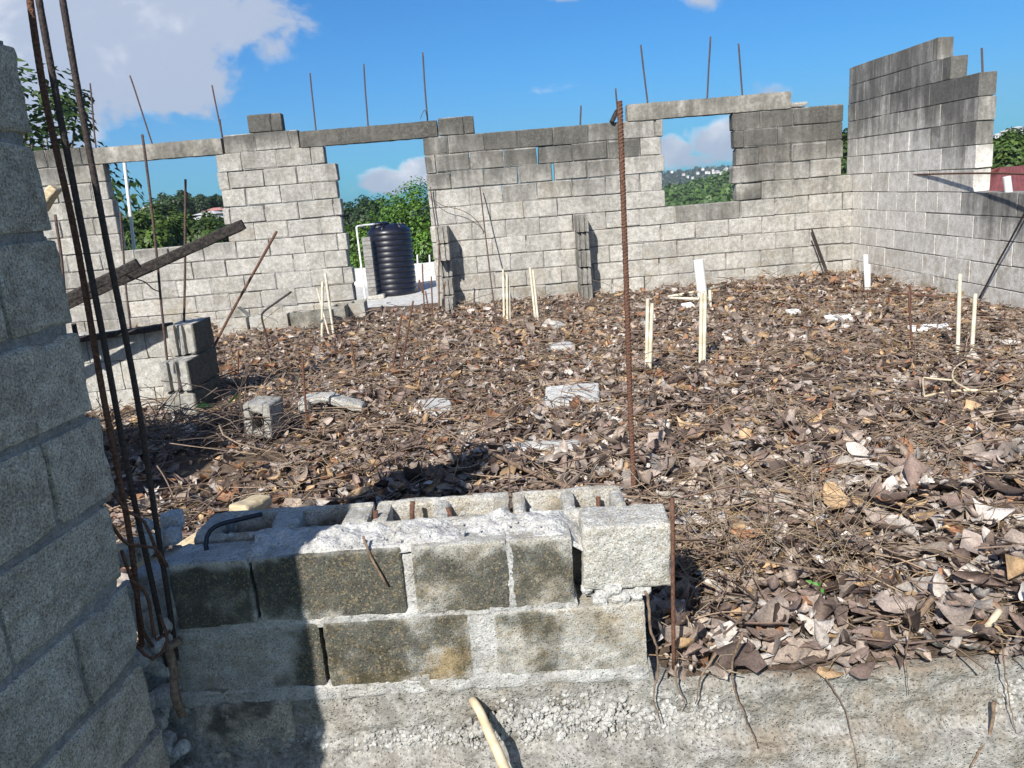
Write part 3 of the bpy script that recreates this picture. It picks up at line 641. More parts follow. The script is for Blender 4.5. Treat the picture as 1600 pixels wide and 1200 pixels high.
# lumpy mortar over the top of the front leaf and against the back leaf
xs=np.arange(-.925,.165,.007); ys=np.linspace(0,1,24); V=[];n=len(xs)
for j,t in enumerate(ys):
    for x in xs:
        yf=YF+.004+t*.165; b=.438+.014*math.sin(min(1,t*1.4)*math.pi*.5)
        l=.013*fbm((x,yf,0),24,3,4)+.016*nz((x,yf,1),9,2)
        if t<.06: b=.425
        V.append(sh((x,yf+.004*nz((x,0,j),40),b+l*min(1,t*5)-(.05*max(0,t-.82)/.18)-.03*(x<-.72)*t*3*(1 if t<.6 else .6)-max(0,x-.10)*.7)))
mo.add(V,[(j*n+i,j*n+i+1,(j+1)*n+i+1,(j+1)*n+i) for j in range(len(ys)-1) for i in range(n-1)],(.58,.08,.12))
ico=[(0,0,1),(.894,0,.447),(.276,.851,.447),(-.724,.526,.447),(-.724,-.526,.447),(.276,-.851,.447),(.724,.526,-.447),(-.276,.851,-.447),(-.894,0,-.447),(-.276,-.851,-.447),(.724,-.526,-.447),(0,0,-1)]
icf=[(0,1,2),(0,2,3),(0,3,4),(0,4,5),(0,5,1),(1,6,2),(2,7,3),(3,8,4),(4,9,5),(5,10,1),(6,7,2),(7,8,3),(8,9,4),(9,10,5),(10,6,1),(11,7,6),(11,8,7),(11,9,8),(11,10,9),(11,6,10)]
def pebble(mb,c,s,g,k,st=0.0):
    ax=Vector((g.uniform(.7,1.4),g.uniform(.6,1.0),g.uniform(.55,1.05)))*s; rot=Matrix.Rotation(g.uniform(0,6),3,'Y')@Matrix.Rotation(g.uniform(0,6),3,'Z')@Matrix.Rotation(g.uniform(0,6),3,'X'); c=Vector(c)
    mb.add([tuple(c+rot@Vector((q[0]*ax.x*g.uniform(.75,1.2),q[1]*ax.y,q[2]*ax.z*g.uniform(.75,1.2)))) for q in ico],icf,(k,st,.2))
for i in range(60):
    x=random.uniform(-.85,.12); y=YF+random.uniform(.02,.165); s=random.uniform(.003,.011)
    pebble(mo,sh((x,y,.447+random.uniform(-.006,.008))),s,random,random.uniform(.45,.65))
mo.build('mortar',MT['cement'],low,(-.3,1.95,0))
mb=MB()
for (x0,x1,sd,st) in [(-.905,-.425,3,.5),(-.415,-.035,5,.22),(-.025,.285,7,.16)]:
    s=.032; yb0,yb1=YF+.135,YF+.30; cf=mossf(st,.5,sd,.55)
    rock(mb,x0,x1,yb0,yb0+s,.26,.448,.012,.004,40,.010,T=sh,cf=cf,seed=sd,chip=.06); rock(mb,x0,x1,yb1-s,yb1,.05,.455,.011,.004,40,.010,T=sh,cf=cf,seed=sd+1,chip=.05)
    for q in range(3):
        wq=max(.035,(x1-x0-.25)/3); x=x0+(x1-x0-wq)*q/2; rock(mb,x,x+wq,yb0+s-.012,yb1-s+.012,.06,.452,.010,.004,40,.008,T=sh,cf=cf,seed=sd+q,chip=.05)
mb.build('hollow_blocks',MT['near'],low,(-.3,1.95,0))
t=thing('half_block','pale loose half block perched on the right end of the low wall','half block',(.26,1.85,.28)); mb=MB()
rock(mb,-.113,.113,-.065,.065,0,.176,.006,.0028,70,.007,c=(.62,.05,.2),seed=15,chip=.03)
o=mb.build('block_body',MT['near'],None); o.parent=t; t.rotation_euler=(R(2),R(1.2),R(-2)); t.location=(.258,1.905,.283)
mb=MB(); random.seed(8)
for i in range(26):
    s=random.uniform(.012,.028); x=random.uniform(.13,.31); y=random.uniform(1.84,1.93); z=.238+random.uniform(0,.03)
    rock(mb,x-s,x+s,y-s*.8,y+s*.8,z-.004,z+s*1.2,s*.5,.006,45,s*.6,c=(.55,.1,.2),seed=i)
mb.build('mortar_lumps',MT['cement'],low,(-.3,1.95,0))
# ---------------------------------------------------------------- footing under it
def honey(x,z):
    """how far the aggregate is laid bare along the face"""
    w=.02*nz((x,0,0),5)
    cx=np.interp(x,[-.7,-.5,-.2,-.1,.45,.55,1.2,1.35,3],[-.11,-.125,-.125,-.08,-.085,-.11,-.11,-.045,-.05]); sx=np.interp(x,[-.7,-.2,-.1,.45,.6,1.2,1.4],[.028,.032,.052,.05,.02,.02,.07]); ax=np.interp(x,[-.75,-.6,-.2,-.1,.4,.6,1.15,1.35],[0,.8,.8,1,1,.12,.12,1])
    return float(ax*math.exp(-((z-cx-w)/sx)**2)*max(.25,min(1,.85+.9*nz((x,0,z*2),5,4))))
def prof(u):   # u 0..1 down the profile -> (y offset, z)
    pts=[(0,.16,-.02),(.10,.05,.004),(.16,.006,.0),(.22,.0,-.01),(.55,-.008,-.150),(.60,-.03,-.170),(.66,-.055,-.178),(1,-.08,-.62)]
    us=[p[0] for p in pts]; return float(np.interp(u,us,[p[1] for p in pts])),float(np.interp(u,us,[p[2] for p in pts]))
xs=np.arange(-1.7,3.4,.012); us=np.concatenate([np.linspace(0,.7,64),np.linspace(.72,1,14)]); V=[];C=[];n=len(xs)
for u in us:
    dy0,z0_=prof(u)
    for x in xs:
        dy,z=dy0,z0_
        if x<.31 and u<.30: z=float(np.interp(u,[0,.10,.16,.22,.30],[.07,.07,.066,.02,-.043])); dy=min(dy,.004) if u>=.10 else dy
        h=honey(x,z); d=.012*fbm((x,z,0),16,2,4)+.013*nz((x,z,0),4,6)+h*(.014*nz((x,z,2),48,1)+.010*nz((x,z,2),85,1)-.008)
        lip=.02*nz((x,0,0),6,4)*(1 if u<.25 else .2)+.012*nz((x,0,0),17,8)*(u<.25)
        y=YF+dy-d-.03*(x+.9)*(1 if x<1.5 else 1)
        V.append((x,y,z+lip*.6+.006*fbm((x,dy,z),22,8,2)))
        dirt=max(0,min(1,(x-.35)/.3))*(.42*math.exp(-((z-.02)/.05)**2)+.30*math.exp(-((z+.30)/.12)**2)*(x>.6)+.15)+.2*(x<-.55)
        C.append((.55+.2*nz((x,z,0),3,2)-.25*(x<-.62)-.35*h,dirt+.2*nz((x,z,0),4,9),.25+.5*max(0,nz((x,z,0),2.5,5))+.25*(.5<x<1.5)))  # cement darker around bared pebbles: crevice shade put into the colour
foot=thing('foundation_footing','rough concrete footing running along the bottom of the picture','footing',(0,1.86,-.1))
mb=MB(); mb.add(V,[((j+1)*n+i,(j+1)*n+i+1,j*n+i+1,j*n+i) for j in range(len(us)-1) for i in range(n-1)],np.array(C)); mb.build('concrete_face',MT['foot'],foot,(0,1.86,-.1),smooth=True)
mb=MB(); g=random.Random(4); cnt=0
while cnt<5600:
    x=g.uniform(-.95,2.6); z=g.uniform(-.175,.02)
    h=honey(x,z)
    if h<.12 or g.random()>h**1.4*1.3: continue
    u=float(np.interp(-z,[.0,.15],[.2,.55])); dy,_=prof(u); s=g.choice([.004,.005,.006,.007,.009,.011])
    pebble(mb,(x,YF+dy-.03*(x+.9)+.004-.006*g.random(),z),s,g,g.uniform(.02,.40),.4*g.random()); cnt+=1
o=mb.build('exposed_pebbles',MT['pebble'],foot,(0,1.86,-.1)); o['kind']='stuff'
# third course at the left, set back, and rubble in the gap beside the near wall
mb=MB(); rock(mb,-.93,-.66,YF-.012,YF+.05,-.155,.028,.009,.005,40,.016,T=sh,cf=mossf(.35,.1,21,.3),seed=21,chip=.05)
mb.build('buried_block',MT['shade'],low,(-.3,1.95,0))
mb=MB(); random.seed(77)
for i in range(130):
    s=random.uniform(.008,.03); z=random.uniform(-.2,.5); x=-.99+random.uniform(-.07,.04); y=1.80+random.uniform(0,.22)+max(0,z)*.1
    rock(mb,x-s,x+s,y-s,y+s,z-s,z+s,s*.55,.008,38,s*.7,c=(random.uniform(.4,.75),.2*random.random(),.3),seed=i)
rock(mb,-1.05,-.90,1.88,2.05,-.5,.42,.02,.03,9,.04,c=(.4,.3,.3),seed=5,chip=.1)
tag(mb.build('rubble',MT['cement'],None,(-.98,1.9,0)),'crumbled mortar rubble filling the gap beside the near wall','rubble',kind='stuff')
# ---------------------------------------------------------------- reinforcing rods
def rod(pts,r,label,mt='thin_steel',name='rebar',group=None,cat='rebar',n=6,step=.05,loc=None):
    mb=MB(); q=path(pts,step) if len(pts)>2 else [Vector(pts[0]).lerp(Vector(pts[1]),i/12) for i in range(13)]
    if name=='root': q=[p+Vector((nz(p,14)*.007+nz(p,45)*.004,0,nz(p,16,4)*.005)) for p in q]; r=[r*(1.25-.8*i/len(q)) for i in range(len(q))]
    else: q=[p+Vector((nz(p,3)*r*.5,nz(p,3,4)*r*.5,0)) for p in q]
    tube(mb,q,r,n); b=min(q,key=lambda p:p.z)
    return tag(mb.build(name,MT[mt],None,b,smooth=True),label,cat,group)
def ribbed(pts,r,label,mt,group=None,pitch=.0135,h=.22):
    """deformed bar with raised slanting ribs and two long seams"""
    q=path(pts,.0035); mb=MB(); n=12; V=[];up=None;L=0
    for i,p in enumerate(q):
        t=(q[min(i+1,len(q)-1)]-q[max(0,i-1)]).normalized(); 
        if up is None: up=t.orthogonal().normalized()
        up=(up-t*up.dot(t)).normalized(); w=t.cross(up); L+=(p-q[i-1]).length if i else 0
        for k in range(n):
            a=2*math.pi*k/n; ph=((L+ (r*1.3*math.sin(a)))/pitch)%1
            rib=h if ph<.34 and abs(math.cos(a))<.93 else (h*.9 if abs(math.cos(a))>=.95 else 0)
            rr=r*(1+rib)*(1+.05*nz(p,40)); V.append(tuple(p+(up*math.cos(a)+w*math.sin(a))*rr))
    Fc=[(i*n+k,i*n+(k+1)%n,(i+1)*n+(k+1)%n,(i+1)*n+k) for i in range(len(q)-1) for k in range(n)]+[tuple(range((len(q)-1)*n,len(q)*n)),tuple(reversed(range(n)))]
    mb.add(V,Fc); b=min(q,key=lambda p:p.z)
    return tag(mb.build('rebar',MT[mt],None,b),label,'rebar',group)
g_='thick column rods beside the near wall'
ribbed([P(38,-60,Y=1.74),P(70,150,Y=1.745),P(118,370,Y=1.75),P(158,600,Y=1.76),P(186,745,Y=1.77),P(206,860,Y=1.78),P(222,1010,Y=1.80)],.0060,'brown ribbed rod closest to the near wall','rust',g_)
ribbed([P(50,-60,Y=1.70),P(88,150,Y=1.71),P(117,300,Y=1.73),P(156,500,Y=1.75),P(203,750,Y=1.79),P(248,960,Y=1.83),P(262,1040,Y=1.85)],0.0066,'dark rod in the middle of the three column rods','dark_steel',g_,h=.07)
ribbed([P(88,-60,Y=1.72),P(120,130,Y=1.73),P(165,370,Y=1.75),P(212,610,Y=1.79),P(240,790,Y=1.82),P(262,930,Y=1.85),P(276,1030,Y=1.87)],.0066,'dark rod farthest from the near wall of the three','dark_steel',g_,h=.07)
# tie wires and stirrups at their feet
g2='rusty tie wires wound around the column rods'
for i,pp in enumerate([[(176,770),(200,800),(225,815),(252,880)],[(168,812),(200,850),(240,855),(262,885)],[(205,905),(230,930),(245,1000),(268,985)],[(215,1010),(240,1030),(262,1000),(250,960)],[(190,860),(215,935),(225,985),(240,1010)]]):
    rod([P(x,y,Y=1.74+.02*k) for k,(x,y) in enumerate(pp)],.0042,'thin rusty tie wire looping round the feet of the column rods','rust','tie_wire',g2,'wire',5,.02)
ribbed([P(992,792,z=0.0)-Vector((0,0,.08)),P(985,640,Y=3.07),P(980,480,Y=3.08),P(972,260,Y=3.09),P(968,158,Y=3.10)],.0098,'tall rusty ribbed rod rising from the leaves to the sky','rust',None,h=.2)
rod([P(1053,1045,Y=1.83),P(1051,900,Y=1.83),P(1050,778,Y=1.84)],.0055,'rough rusty rod upright beside the loose half block','rust',n=8)
g3='short starter stubs in the low wall'
for (x0,y0,x1,y1,Y,lb) in [(589,832,587,797,2.03,'leftmost rusty stub rising from the low wall mortar'),(643,818,645,783,2.05,'short rusty stub second from left on the low wall'),(710,830,700,793,2.03,'rusty stub leaning left on the low wall'),(936,800,935,776,2.06,'stub poking from the rightmost hollow cell')]:
    a=P(x0,y0,Y=Y); rod([a-Vector((0,0,.05)),P((x0+x1)/2,(y0+y1)/2,Y=Y),P(x1,y1,Y=Y+.01)],.0068,lb,'rust',group=g3,n=8)
# rods standing in the top of the back wall
g4='thin rods standing up from the top of the back wall'
for (x0,y0,x1,y1,zt,lb) in [(150,232,141,130,2.1,'thin straight rod nearest the tree above the left lintel'),(237,222,203,118,2.1,'rod leaning left above the left lintel'),(347,213,331,133,2.1,'spliced rod at the right end of the left lintel'),(493,198,484,114,2.1,'first rod from the left above the doorway lintel'),(575,193,568,100,2.1,'middle rod above the doorway lintel'),(668,187,660,82,2.1,'tallest rod above the doorway lintel with loose wire'),
     (907,197,908,165,1.93,'short rod alone on the dark middle stretch of wall'),(966,192,962,138,1.93,'rod beside the tilted timber scrap and tall ribbed rod'),(1012,164,1001,70,2.1,'rod leaning left above the right window lintel'),(1105,156,1110,57,2.1,'tallest rod above the right window lintel'),(1160,153,1154,68,2.1,'pale rod nearest the stepped end of the right lintel')]:
    a=P(x0,y0,Y=9.57); b=P(x1,y1,Y=9.57); rod([Vector((a.x,9.57,zt-.1))+ (a-b).normalized()*.0,a,b],.0095,lb,group=g4)
a=P(668,187,Y=9.55); rod([a,P(664,172,Y=9.53),P(659,180,Y=9.5),P(657,186,Y=9.47)],.004,'loose wire curling at the foot of the tallest doorway rod','thin_steel','tie_wire',None,'wire',5,.02)
a=P(347,213,Y=9.57); rod([a,P(343,186,Y=9.56)],.011,'short splice bar tied to the rod at the lintel end',group=g4)
a=P(1537,107,X=4.27); rod([a-Vector((0,0,.1)),P(1534,75,X=4.27)],.009,'single rod on the stepped top of the right wall')
rod([P(1330,330,Y=9.75),P(1328,232,Y=9.75),P(1331,158,Y=9.75)],.008,'thin rod standing in the slot beside the tall right wall')
rod([P(1420,273,X=4.21),P(1500,271,X=4.15),P(1572,271,X=4.10),P(1640,275,X=4.06)],.0085,'horizontal rusty rod sticking out across the right wall','rust')
# rods near the left window and low corner
g5='thin upright rods around the low broken block corner'
rod([P(262,572,Y=5.12),P(240,350,Y=5.12),P(222,210,Y=5.12)],.0085,'tall leaning rod rising from the stepped block end',group=g5)
rod([P(288,512,Y=5.4),P(290,280,Y=5.4)],.0085,'straight rod rising past the left window beside the timber',group=g5)
rod([P(205,515,Y=5.42),P(196,440,Y=5.42),P(188,330,Y=5.44)],.007,'slim dark rod behind the short charred timber',group=g5)
rod([P(103,480,Y=4.4),P(95,400,Y=4.4),P(86,335,Y=4.4)],.008,'thin rod just past the edge of the near wall',group=g5)
rod([P(289,622,z=.03)-Vector((0,0,.05)),P(350,510,Y=5.8),P(433,361,Y=5.9)],.0105,'long rusty rod leaning right from the grooved block','rust')
rod([P(420,549,z=0)-Vector((0,0,.04)),P(416,525,Y=7.38),P(409,497,Y=7.4),P(412,487,Y=7.4),P(432,472,Y=7.42),P(455,456,Y=7.45)],.0105,'bent rod hooked to the right before the left wall foot','dark_steel',step=.03)
g6='slim rusty rods standing in the leaves'
for (x0,y0,x1,y1,lb) in [(625,582,646,470,'rod leaning right in the leaves before the doorway'),(612,582,628,490,'paler rod left of its leaning twin before the doorway'),(560,602,549,530,'thin rod leaning left among the middle leaves'),(480,672,473,560,'rod standing at the end of the broken tunnel block'),(484,672,480,640,'short stub beside the rod at the tunnel block'),(372,590,373,545,'short thin rod left in the brown leaves'),(1426,557,1420,455,'thin rod in the leaves left of the paired right pipes')]:
    a=P(x0,y0,z=0.0); b=P(x1,y1,Y=a.y+.02); rod([a-(b-a).normalized()*.06,b],.0078,lb,'rust',group=g6)
g7='bundle of starter rods by the doorway stub'
for (x0,y0,x1,y1,Y,lb) in [(664,505,660,412,8.6,'tallest starter rod left of the doorway stub'),(672,500,665,455,8.55,'starter rod leaning in front of the doorway'),(676,500,674,432,8.55,'dark starter rod against the stub edge'),(686,498,686,375,8.75,'long rod tied to the face of the doorway stub'),(692,470,696,440,8.78,'short bent rod on the stub face')]:
    a=P(x0,y0,Y=Y); b=P(x1,y1,Y=Y); rod([Vector((a.x,a.y,-.05)),a.lerp(b,.5),b],.008,lb,'rust',group=g7)
g8='three thin rods at the left foot of the doorway'
for (x0,x1,yt,lb) in [(551,549,441,'left of three rods at the doorway foot'),(554,552,439,'middle of three rods at the doorway foot'),(557,554,446,'right of three rods at the doorway foot')]:
    a=P(x0,475,Y=9.62); rod([Vector((a.x,9.62,-.03)),P(x1,yt,Y=9.62)],.009,lb,'rust',group=g8)
g9='small rods on the slab by the tank'
for (x0,y0,x1,y1,lb) in [(652,455,655,437,'left small rod behind the tank foot'),(655,437,660,458,'right small rod crossing its twin by the tank')]:
    rod([P(x0,y0,Y=15.3),P(x1,y1,Y=15.3)],.013,lb,'rust',group=g9)
rod([P(776,503,z=.0),P(765,420,Y=8.9),P(750,292,Y=9.42)],.008,'long thin rod leaning on the middle of the back wall')
rod([P(672,292,Y=9.44),P(682,360,Y=9.44),P(690,420,Y=9.43)],.007,'thin rod hanging on the wall above the doorway stub')
rod([P(669,305,Y=9.45),P(690,320,Y=9.40),P(720,328,Y=9.38),P(740,340,Y=9.38),P(754,358,Y=9.42),P(755,366,Y=9.46)],.004,'curving wire looped on the wall right of the doorway','thin_steel','wire',None,'wire',5,.03)
rod([P(1295,432,z=0),P(1289,414,Y=9.42),P(1268,357,Y=9.44)],.011,'taller of two bent rods at the right corner','dark_steel',step=.03)
rod([P(1290,434,z=0),P(1288,420,Y=9.38),P(1268,366,Y=9.40)],.010,'lower of two bent rods at the right corner','dark_steel',step=.03)
rod([P(1530,466,X=4.15),P(1565,400,X=4.13),P(1600,335,X=4.11),P(1625,288,X=4.10)],.0085,'dark rod leaning up against the stained right wall','dark_steel')
rod([P(1297,450,z=.03),P(1395,458,z=.05),P(1500,466,z=.04)],.010,'rusty rod lying along the foot of the right wall','rust')
rod([P(1297,450,z=.03),P(1309,430,Y=8.5)],.008,'short rod angled up at the left end of the lying rod','rust')
g10='little upright rods along the lying rod'
for (x,y,t,lb) in [(1334,456,447,'first little upright on the lying rod'),(1394,458,448,'second little upright on the lying rod'),(1389,478,462,'little upright just before the lying rod'),(1422,500,445,'longest little upright on the lying rod')]:
    a=P(x,y,z=0.0); rod([a,P(x,t,Y=a.y)],.008,lb,'rust',group=g10)
# ---------------------------------------------------------------- plastic pipes
def pipe(x0,y0,x1,y1,r,label,group=None,mt='pvc',Y=None,open_=True):
    a=P(x0,y0,z=0.0) if Y is None else P(x0,y0,Y=Y); b=P(x1,y1,Y=a.y); a=a-(b-a).normalized()*.12
    mb=MB(); q=[a.lerp(b,i/8) for i in range(9)]
    tube(mb,q,r,14,cap=False); tube(mb,[q[-1],q[-1]+(a-b).normalized()*.06],[r,r*.82],14,cap=False); tube(mb,[q[-1]-(b-a).normalized()*.001,q[0]],r*.84,14)
    return tag(mb.build('plastic_pipe',MT[mt],None,a,smooth=True),label,'pipe',group)
gp='pairs of cream conduit pipes standing in the leaves'
pipe(1010,585,1012,467,.0125,'left cream pipe of the pair right of the ribbed rod',gp); pipe(1015,585,1019,474,.0125,'shorter right cream pipe of the pair by the ribbed rod',gp)
pipe(1094,575,1096,458,.0125,'left cream pipe of the pair before the thick white pipe',gp); pipe(1100,575,1102,457,.0125,'right cream pipe of the pair before the thick white pipe',gp)
pipe(1496,560,1500,428,.0125,'tall cream pipe of the far right pair',gp); pipe(1518,560,1524,459,.0125,'shorter cream pipe of the far right pair',gp)
pipe(788,504,786,420,.012,'leftmost pipe of the cluster under the middle wall',gp); pipe(793,504,792,427,.012,'middle pipe of the cluster under the middle wall',gp); pipe(797,503,795,432,.011,'rightmost pipe of the cluster under the middle wall',gp)
pipe(837,503,828,418,.012,'left capped pipe leaning before the middle stub',gp); pipe(841,503,833,422,.012,'right pipe leaning before the middle stub',gp)
pipe(503,528,504,440,.013,'straight cream pipe left of the left trio',gp); pipe(521,520,508,426,.013,'tall pipe leaning left in the left trio',gp)
pipe(515,527,495,450,.009,'thin dull pipe crossing behind the left trio',gp)
g=pipe(1098,466,1091,406,.054,'thick white drain pipe standing before the back wall',None,'white',Y=8.35)
pipe(1355,457,1352,398,.024,'white pipe upright near the right corner',None,'white'); pipe(1357,457,1357,413,.020,'shorter white pipe against the right corner pipe',None,'white')
def lying(pp,r,label,mt='pvc',z=.05):
    mb=MB(); tube(mb,[P(x,y,z=z) for x,y in pp],r,10); return tag(mb.build('plastic_pipe',MT[mt],None,P(*pp[0],z=z),smooth=True),label,'pipe','pipes lying around the thick white pipe')
lying([(1044,464),(1088,456),(1132,446)],.016,'long white pipe lying behind the thick pipe'); lying([(1047,466),(1092,467)],.014,'shorter white pipe lying left of the thick pipe',z=.07)
pipe(1110,480,1109,453,.016,'short white upright right of the thick pipe','pipes lying around the thick white pipe')
pipe(1575,292,1573,276,.03,'small white pipe stub on the low right wall',None,'white',Y=6.65)
pipe(210,390,194,250,.022,'white pole standing outside the left window',None,'white',Y=10.6)
pipe(190,380,183,330,.016,'dark slim pole beside the white pole outside',None,'dark_steel',Y=10.5)
# ---------------------------------------------------------------- patio, parapet and tank beyond the doorway
YT=16.0; zb=P(615,463,Y=YT-.4).z
mb=MB(); rock(mb,-6.0,1.6,12.3,19.0,zb-.25,zb,.2,.012,4,.02,c=(.55,.34,.4),seed=3); mb.build('patio',MT['whitewash'],None,(-2,15,zb-.25),kind='structure')
a=P(580,446,z=zb); t=thing('parapet','low white painted parapet behind the water tank','parapet',(-2.4,a.y,zb)); mb=MB(); rock(mb,-6.0,1.6,a.y,a.y+.15,zb-.3,P(600,416,Y=a.y).z,.09,.008,6,.02,c=(.6,.1,.15),seed=9); mb.build('parapet_wall',MT['whitewash'],t,(-2.4,a.y,zb))
YPAR=a.y+.07
pl,pr_=P(584,440,Y=YT),P(651,440,Y=YT); cx=(P(578,400,Y=YT).x+P(646,400,Y=YT).x)/2; r0=(P(646,400,Y=YT).x-P(578,400,Y=YT).x)/2; cy=YT; ztop=P(612,357,Y=YT-.3).z
tank=thing('water_tank','black ribbed plastic water tank on the slab beyond the doorway','water tank',(cx,cy,zb)); mb=MB(); pr=[(0,zb),(r0*.97,zb),(r0,zb+.03)]
nr_=11; st_=(ztop-.10-zb-.04)/nr_; z=zb+.04
for i in range(nr_):
    pr+=[(r0,z),(r0,z+st_*.66),(r0-.005,z+st_*.72),(r0-.016,z+st_*.78),(r0-.016,z+st_*.86),(r0-.005,z+st_*.93),(r0,z+st_*.98)]; z+=st_
pr+=[(r0,z+.015),(r0*.985,z+.045),(r0*.93,z+.08),(r0*.80,z+.12),(r0*.5,z+.175),(0,z+.19)]; lathe(mb,pr,cx,cy,72)
mb.build('tank_body',MT['tank'],tank,(cx,cy,zb),smooth=True); zt=z
mb=MB(); lx,ly=cx-r0*.38,cy-.05; lathe(mb,[(.19,zt+.05),(.19,zt+.175),(.18,zt+.178),(.18,zt+.186),(.20,zt+.19),(.20,zt+.215),(.17,zt+.23),(0,zt+.24)],lx,ly,36); mb.build('lid',MT['tank'],tank,(cx,cy,zb),smooth=True)
for k in range(6):
    a=k*math.pi/3+.3; mb=MB(); p=Vector((cx,cy,0)); e_=Vector((math.cos(a),math.sin(a),0)); tube(mb,[p+e_*r0*.90+Vector((0,0,zt+.07)),p+e_*r0*.70+Vector((0,0,zt+.155)),p+e_*r0*.5+Vector((0,0,zt+.185))],.022,8); mb.build('shoulder_rib',MT['tank'],tank,(cx,cy,zb),smooth=True)
yp=YT-r0-.12; xa=P(575,455,Y=yp).x; xb=P(588,455,Y=yp).x; zp=P(582,370,Y=yp).z
t=thing('concrete_post','narrow pale tiled post against the left side of the tank','post',(xa,yp,zb)); mb=MB(); random.seed(9)
for k in range(16): box(mb,xa,xb,yp,yp+.15,zb+(zp-zb)*k/16+.002,zb+(zp-zb)*(k+1)/16-.002,.003,.002,(random.uniform(.2,.7),random.uniform(0,.5),0))
mb.build('post_shaft',MT['joint'],t,(xa,yp,zb))
mb=MB(); box(mb,xa-.02,xb+.15,yp-.08,yp+.19,zb-.01,zb+.07,.01,.006,(.7,.1,.1)); mb.build('post_base',MT['block'],t,(xa,yp,zb))
mb=MB(); q0=xa-.07; zq=P(566,353,Y=yp).z; tube(mb,path([(q0,yp,zb),(q0,yp,(zb+zq)/2),(q0,yp,zq-.02),(q0+.02,yp+.02,zq),(q0+.12,yp+.15,zq+.005),(cx-r0*.5,yp+.3,zq+.005)],.05),.018,9); tag(mb.build('plastic_pipe',MT['white'],None,(q0,yp,zb),smooth=True),'white downpipe rising beside the tiled post to the tank','pipe')
for (x,y,lb) in [(652,420,'white post stub on the parapet right of the tank'),(671,420,'white post stub nearest the doorway jamb')]:
    pipe(x+1,y,x,y-22,.018,lb,'white post stubs on the parapet','white',Y=YPAR)
# ---------------------------------------------------------------- timbers
def timber(a,b,w,h,label,mt='char',name='timber',roll=0.0,group=None,sd=1,taper=1.0):
    a,b=Vector(a),Vector(b); L=(b-a).length; t=(b-a).normalized(); s=t.cross(Vector((0,0,1))).normalized(); u=s.cross(t); rm=Matrix.Rotation(roll,3,t); s=rm@s;u=rm@u
    mb=MB(); T=lambda p:tuple(a+t*p[0]+s*p[1]+u*p[2])
    rock(mb,0,L,-w/2,w/2,-h/2,h/2,max(.008,min(w,h)/8),min(w,h)*.07,14,min(w,h)*.22,T=T,seed=sd,chip=.04)
    return tag(mb.build(name,MT[mt],None,a),label,'timber',group)
gt='charred timbers behind the near wall'
d=(P(381,350,Y=5.02)-P(150,455,Y=5.02)); timber(P(150,455,Y=5.02)-d*1.45,P(381,350,Y=5.02),.034,.066,'long charred timber slanting up across the left window',group=gt,roll=.15)
d=(P(216,411,Y=4.9)-P(150,444,Y=4.9)); timber(P(150,444,Y=4.9)-d*4.5,P(216,411,Y=4.9),.034,.060,'short charred timber end beside the longer one',group=gt,roll=.15,sd=5)
timber(P(95,534,Y=5.33),P(268,509,Y=5.33),.09,.04,'dark flat board lying on the low block wall',group=gt,sd=7); timber(P(126,556,Y=5.2),P(115,505,Y=5.2),.02,.03,'dark upright splinter left of the flat board',group=gt,sd=8)
rod([P(190,425,Y=4.97),P(200,432,Y=4.96),P(225,440,Y=4.98),P(240,452,Y=5.05),P(252,456,Y=5.1)],.004,'loose wire hooked over the charred timber','rust','wire',None,'wire',5,.02)
timber(P(64,328,Y=5.3),P(88,292,Y=5.3),.10,.06,'pale broken wood offcut beside the near wall edge','wood',sd=3); timber(P(955,192,Y=9.5),P(965,172,Y=9.5),.10,.05,'tilted timber scrap on the back wall by the rod','char',sd=4)
a=P(268,872,z=.02); timber(P(255,880,z=.14),P(332,830,z=.22),.055,.05,'pale plank end behind the left end of low wall','wood',sd=11); timber(P(372,800,z=.15),P(412,782,z=.13),.09,.05,'pale plank corner poking from the leaves','wood',sd=12)
timber(P(190,852,Y=2.05),P(272,905,Y=1.98),.05,.03,'pale split wood lying behind the column rods','wood',sd=13)
# black hose loop at the left end of the low wall
rod([P(327,874,Y=1.94),P(322,850,Y=1.95),P(328,830,Y=1.97),P(345,819,Y=1.99),P(372,812,Y=2.02),P(410,803,Y=2.05)],.0065,'black hose curving over the left end of the low wall top','tank','hose',None,'hose',8,.015)
# sticks
mb=MB(); q=path([P(738,1094,Y=1.835),P(750,1112,Y=1.80),P(764,1145,Y=1.76),P(780,1180,Y=1.73),P(800,1230,Y=1.69)],.02); tube(mb,q,[.0115+.0035*i/len(q)+.001*nz(p,30) for i,p in enumerate(q)],12); tag(mb.build('stick',MT['stick'],None,q[-1],smooth=True),'pale peeled stick leaning on the footing below the low wall','stick')
mb=MB(); q=path([P(765,706,z=.10),P(830,738,z=.08),P(880,758,z=.09),P(935,785,z=.07)],.05); tube(mb,q,.010,8); tag(mb.build('stick',MT['root'],None,q[0],smooth=True),'brown stick lying on the leaves behind the low wall','stick')
br=thing('branch','forked dry branch lying among the leaves at right','branch',P(1480,610,z=.05))
def bpart(nm,pp,r,z=.06):
    mb=MB(); q=path([P(x,y,z=z) for x,y in pp],.04); tube(mb,q,[r*(1-.5*i/len(q)) for i in range(len(q))],7); mb.build(nm,MT['stick'],br,br.location,smooth=True)
bpart('stem',[(1558,612),(1510,610),(1470,614),(1442,620)],.009); bpart('fork',[(1515,610),(1490,594),(1492,575),(1512,562)],.007,.09); bpart('fork',[(1488,594),(1462,592),(1443,590),(1444,618)],.006,.08)
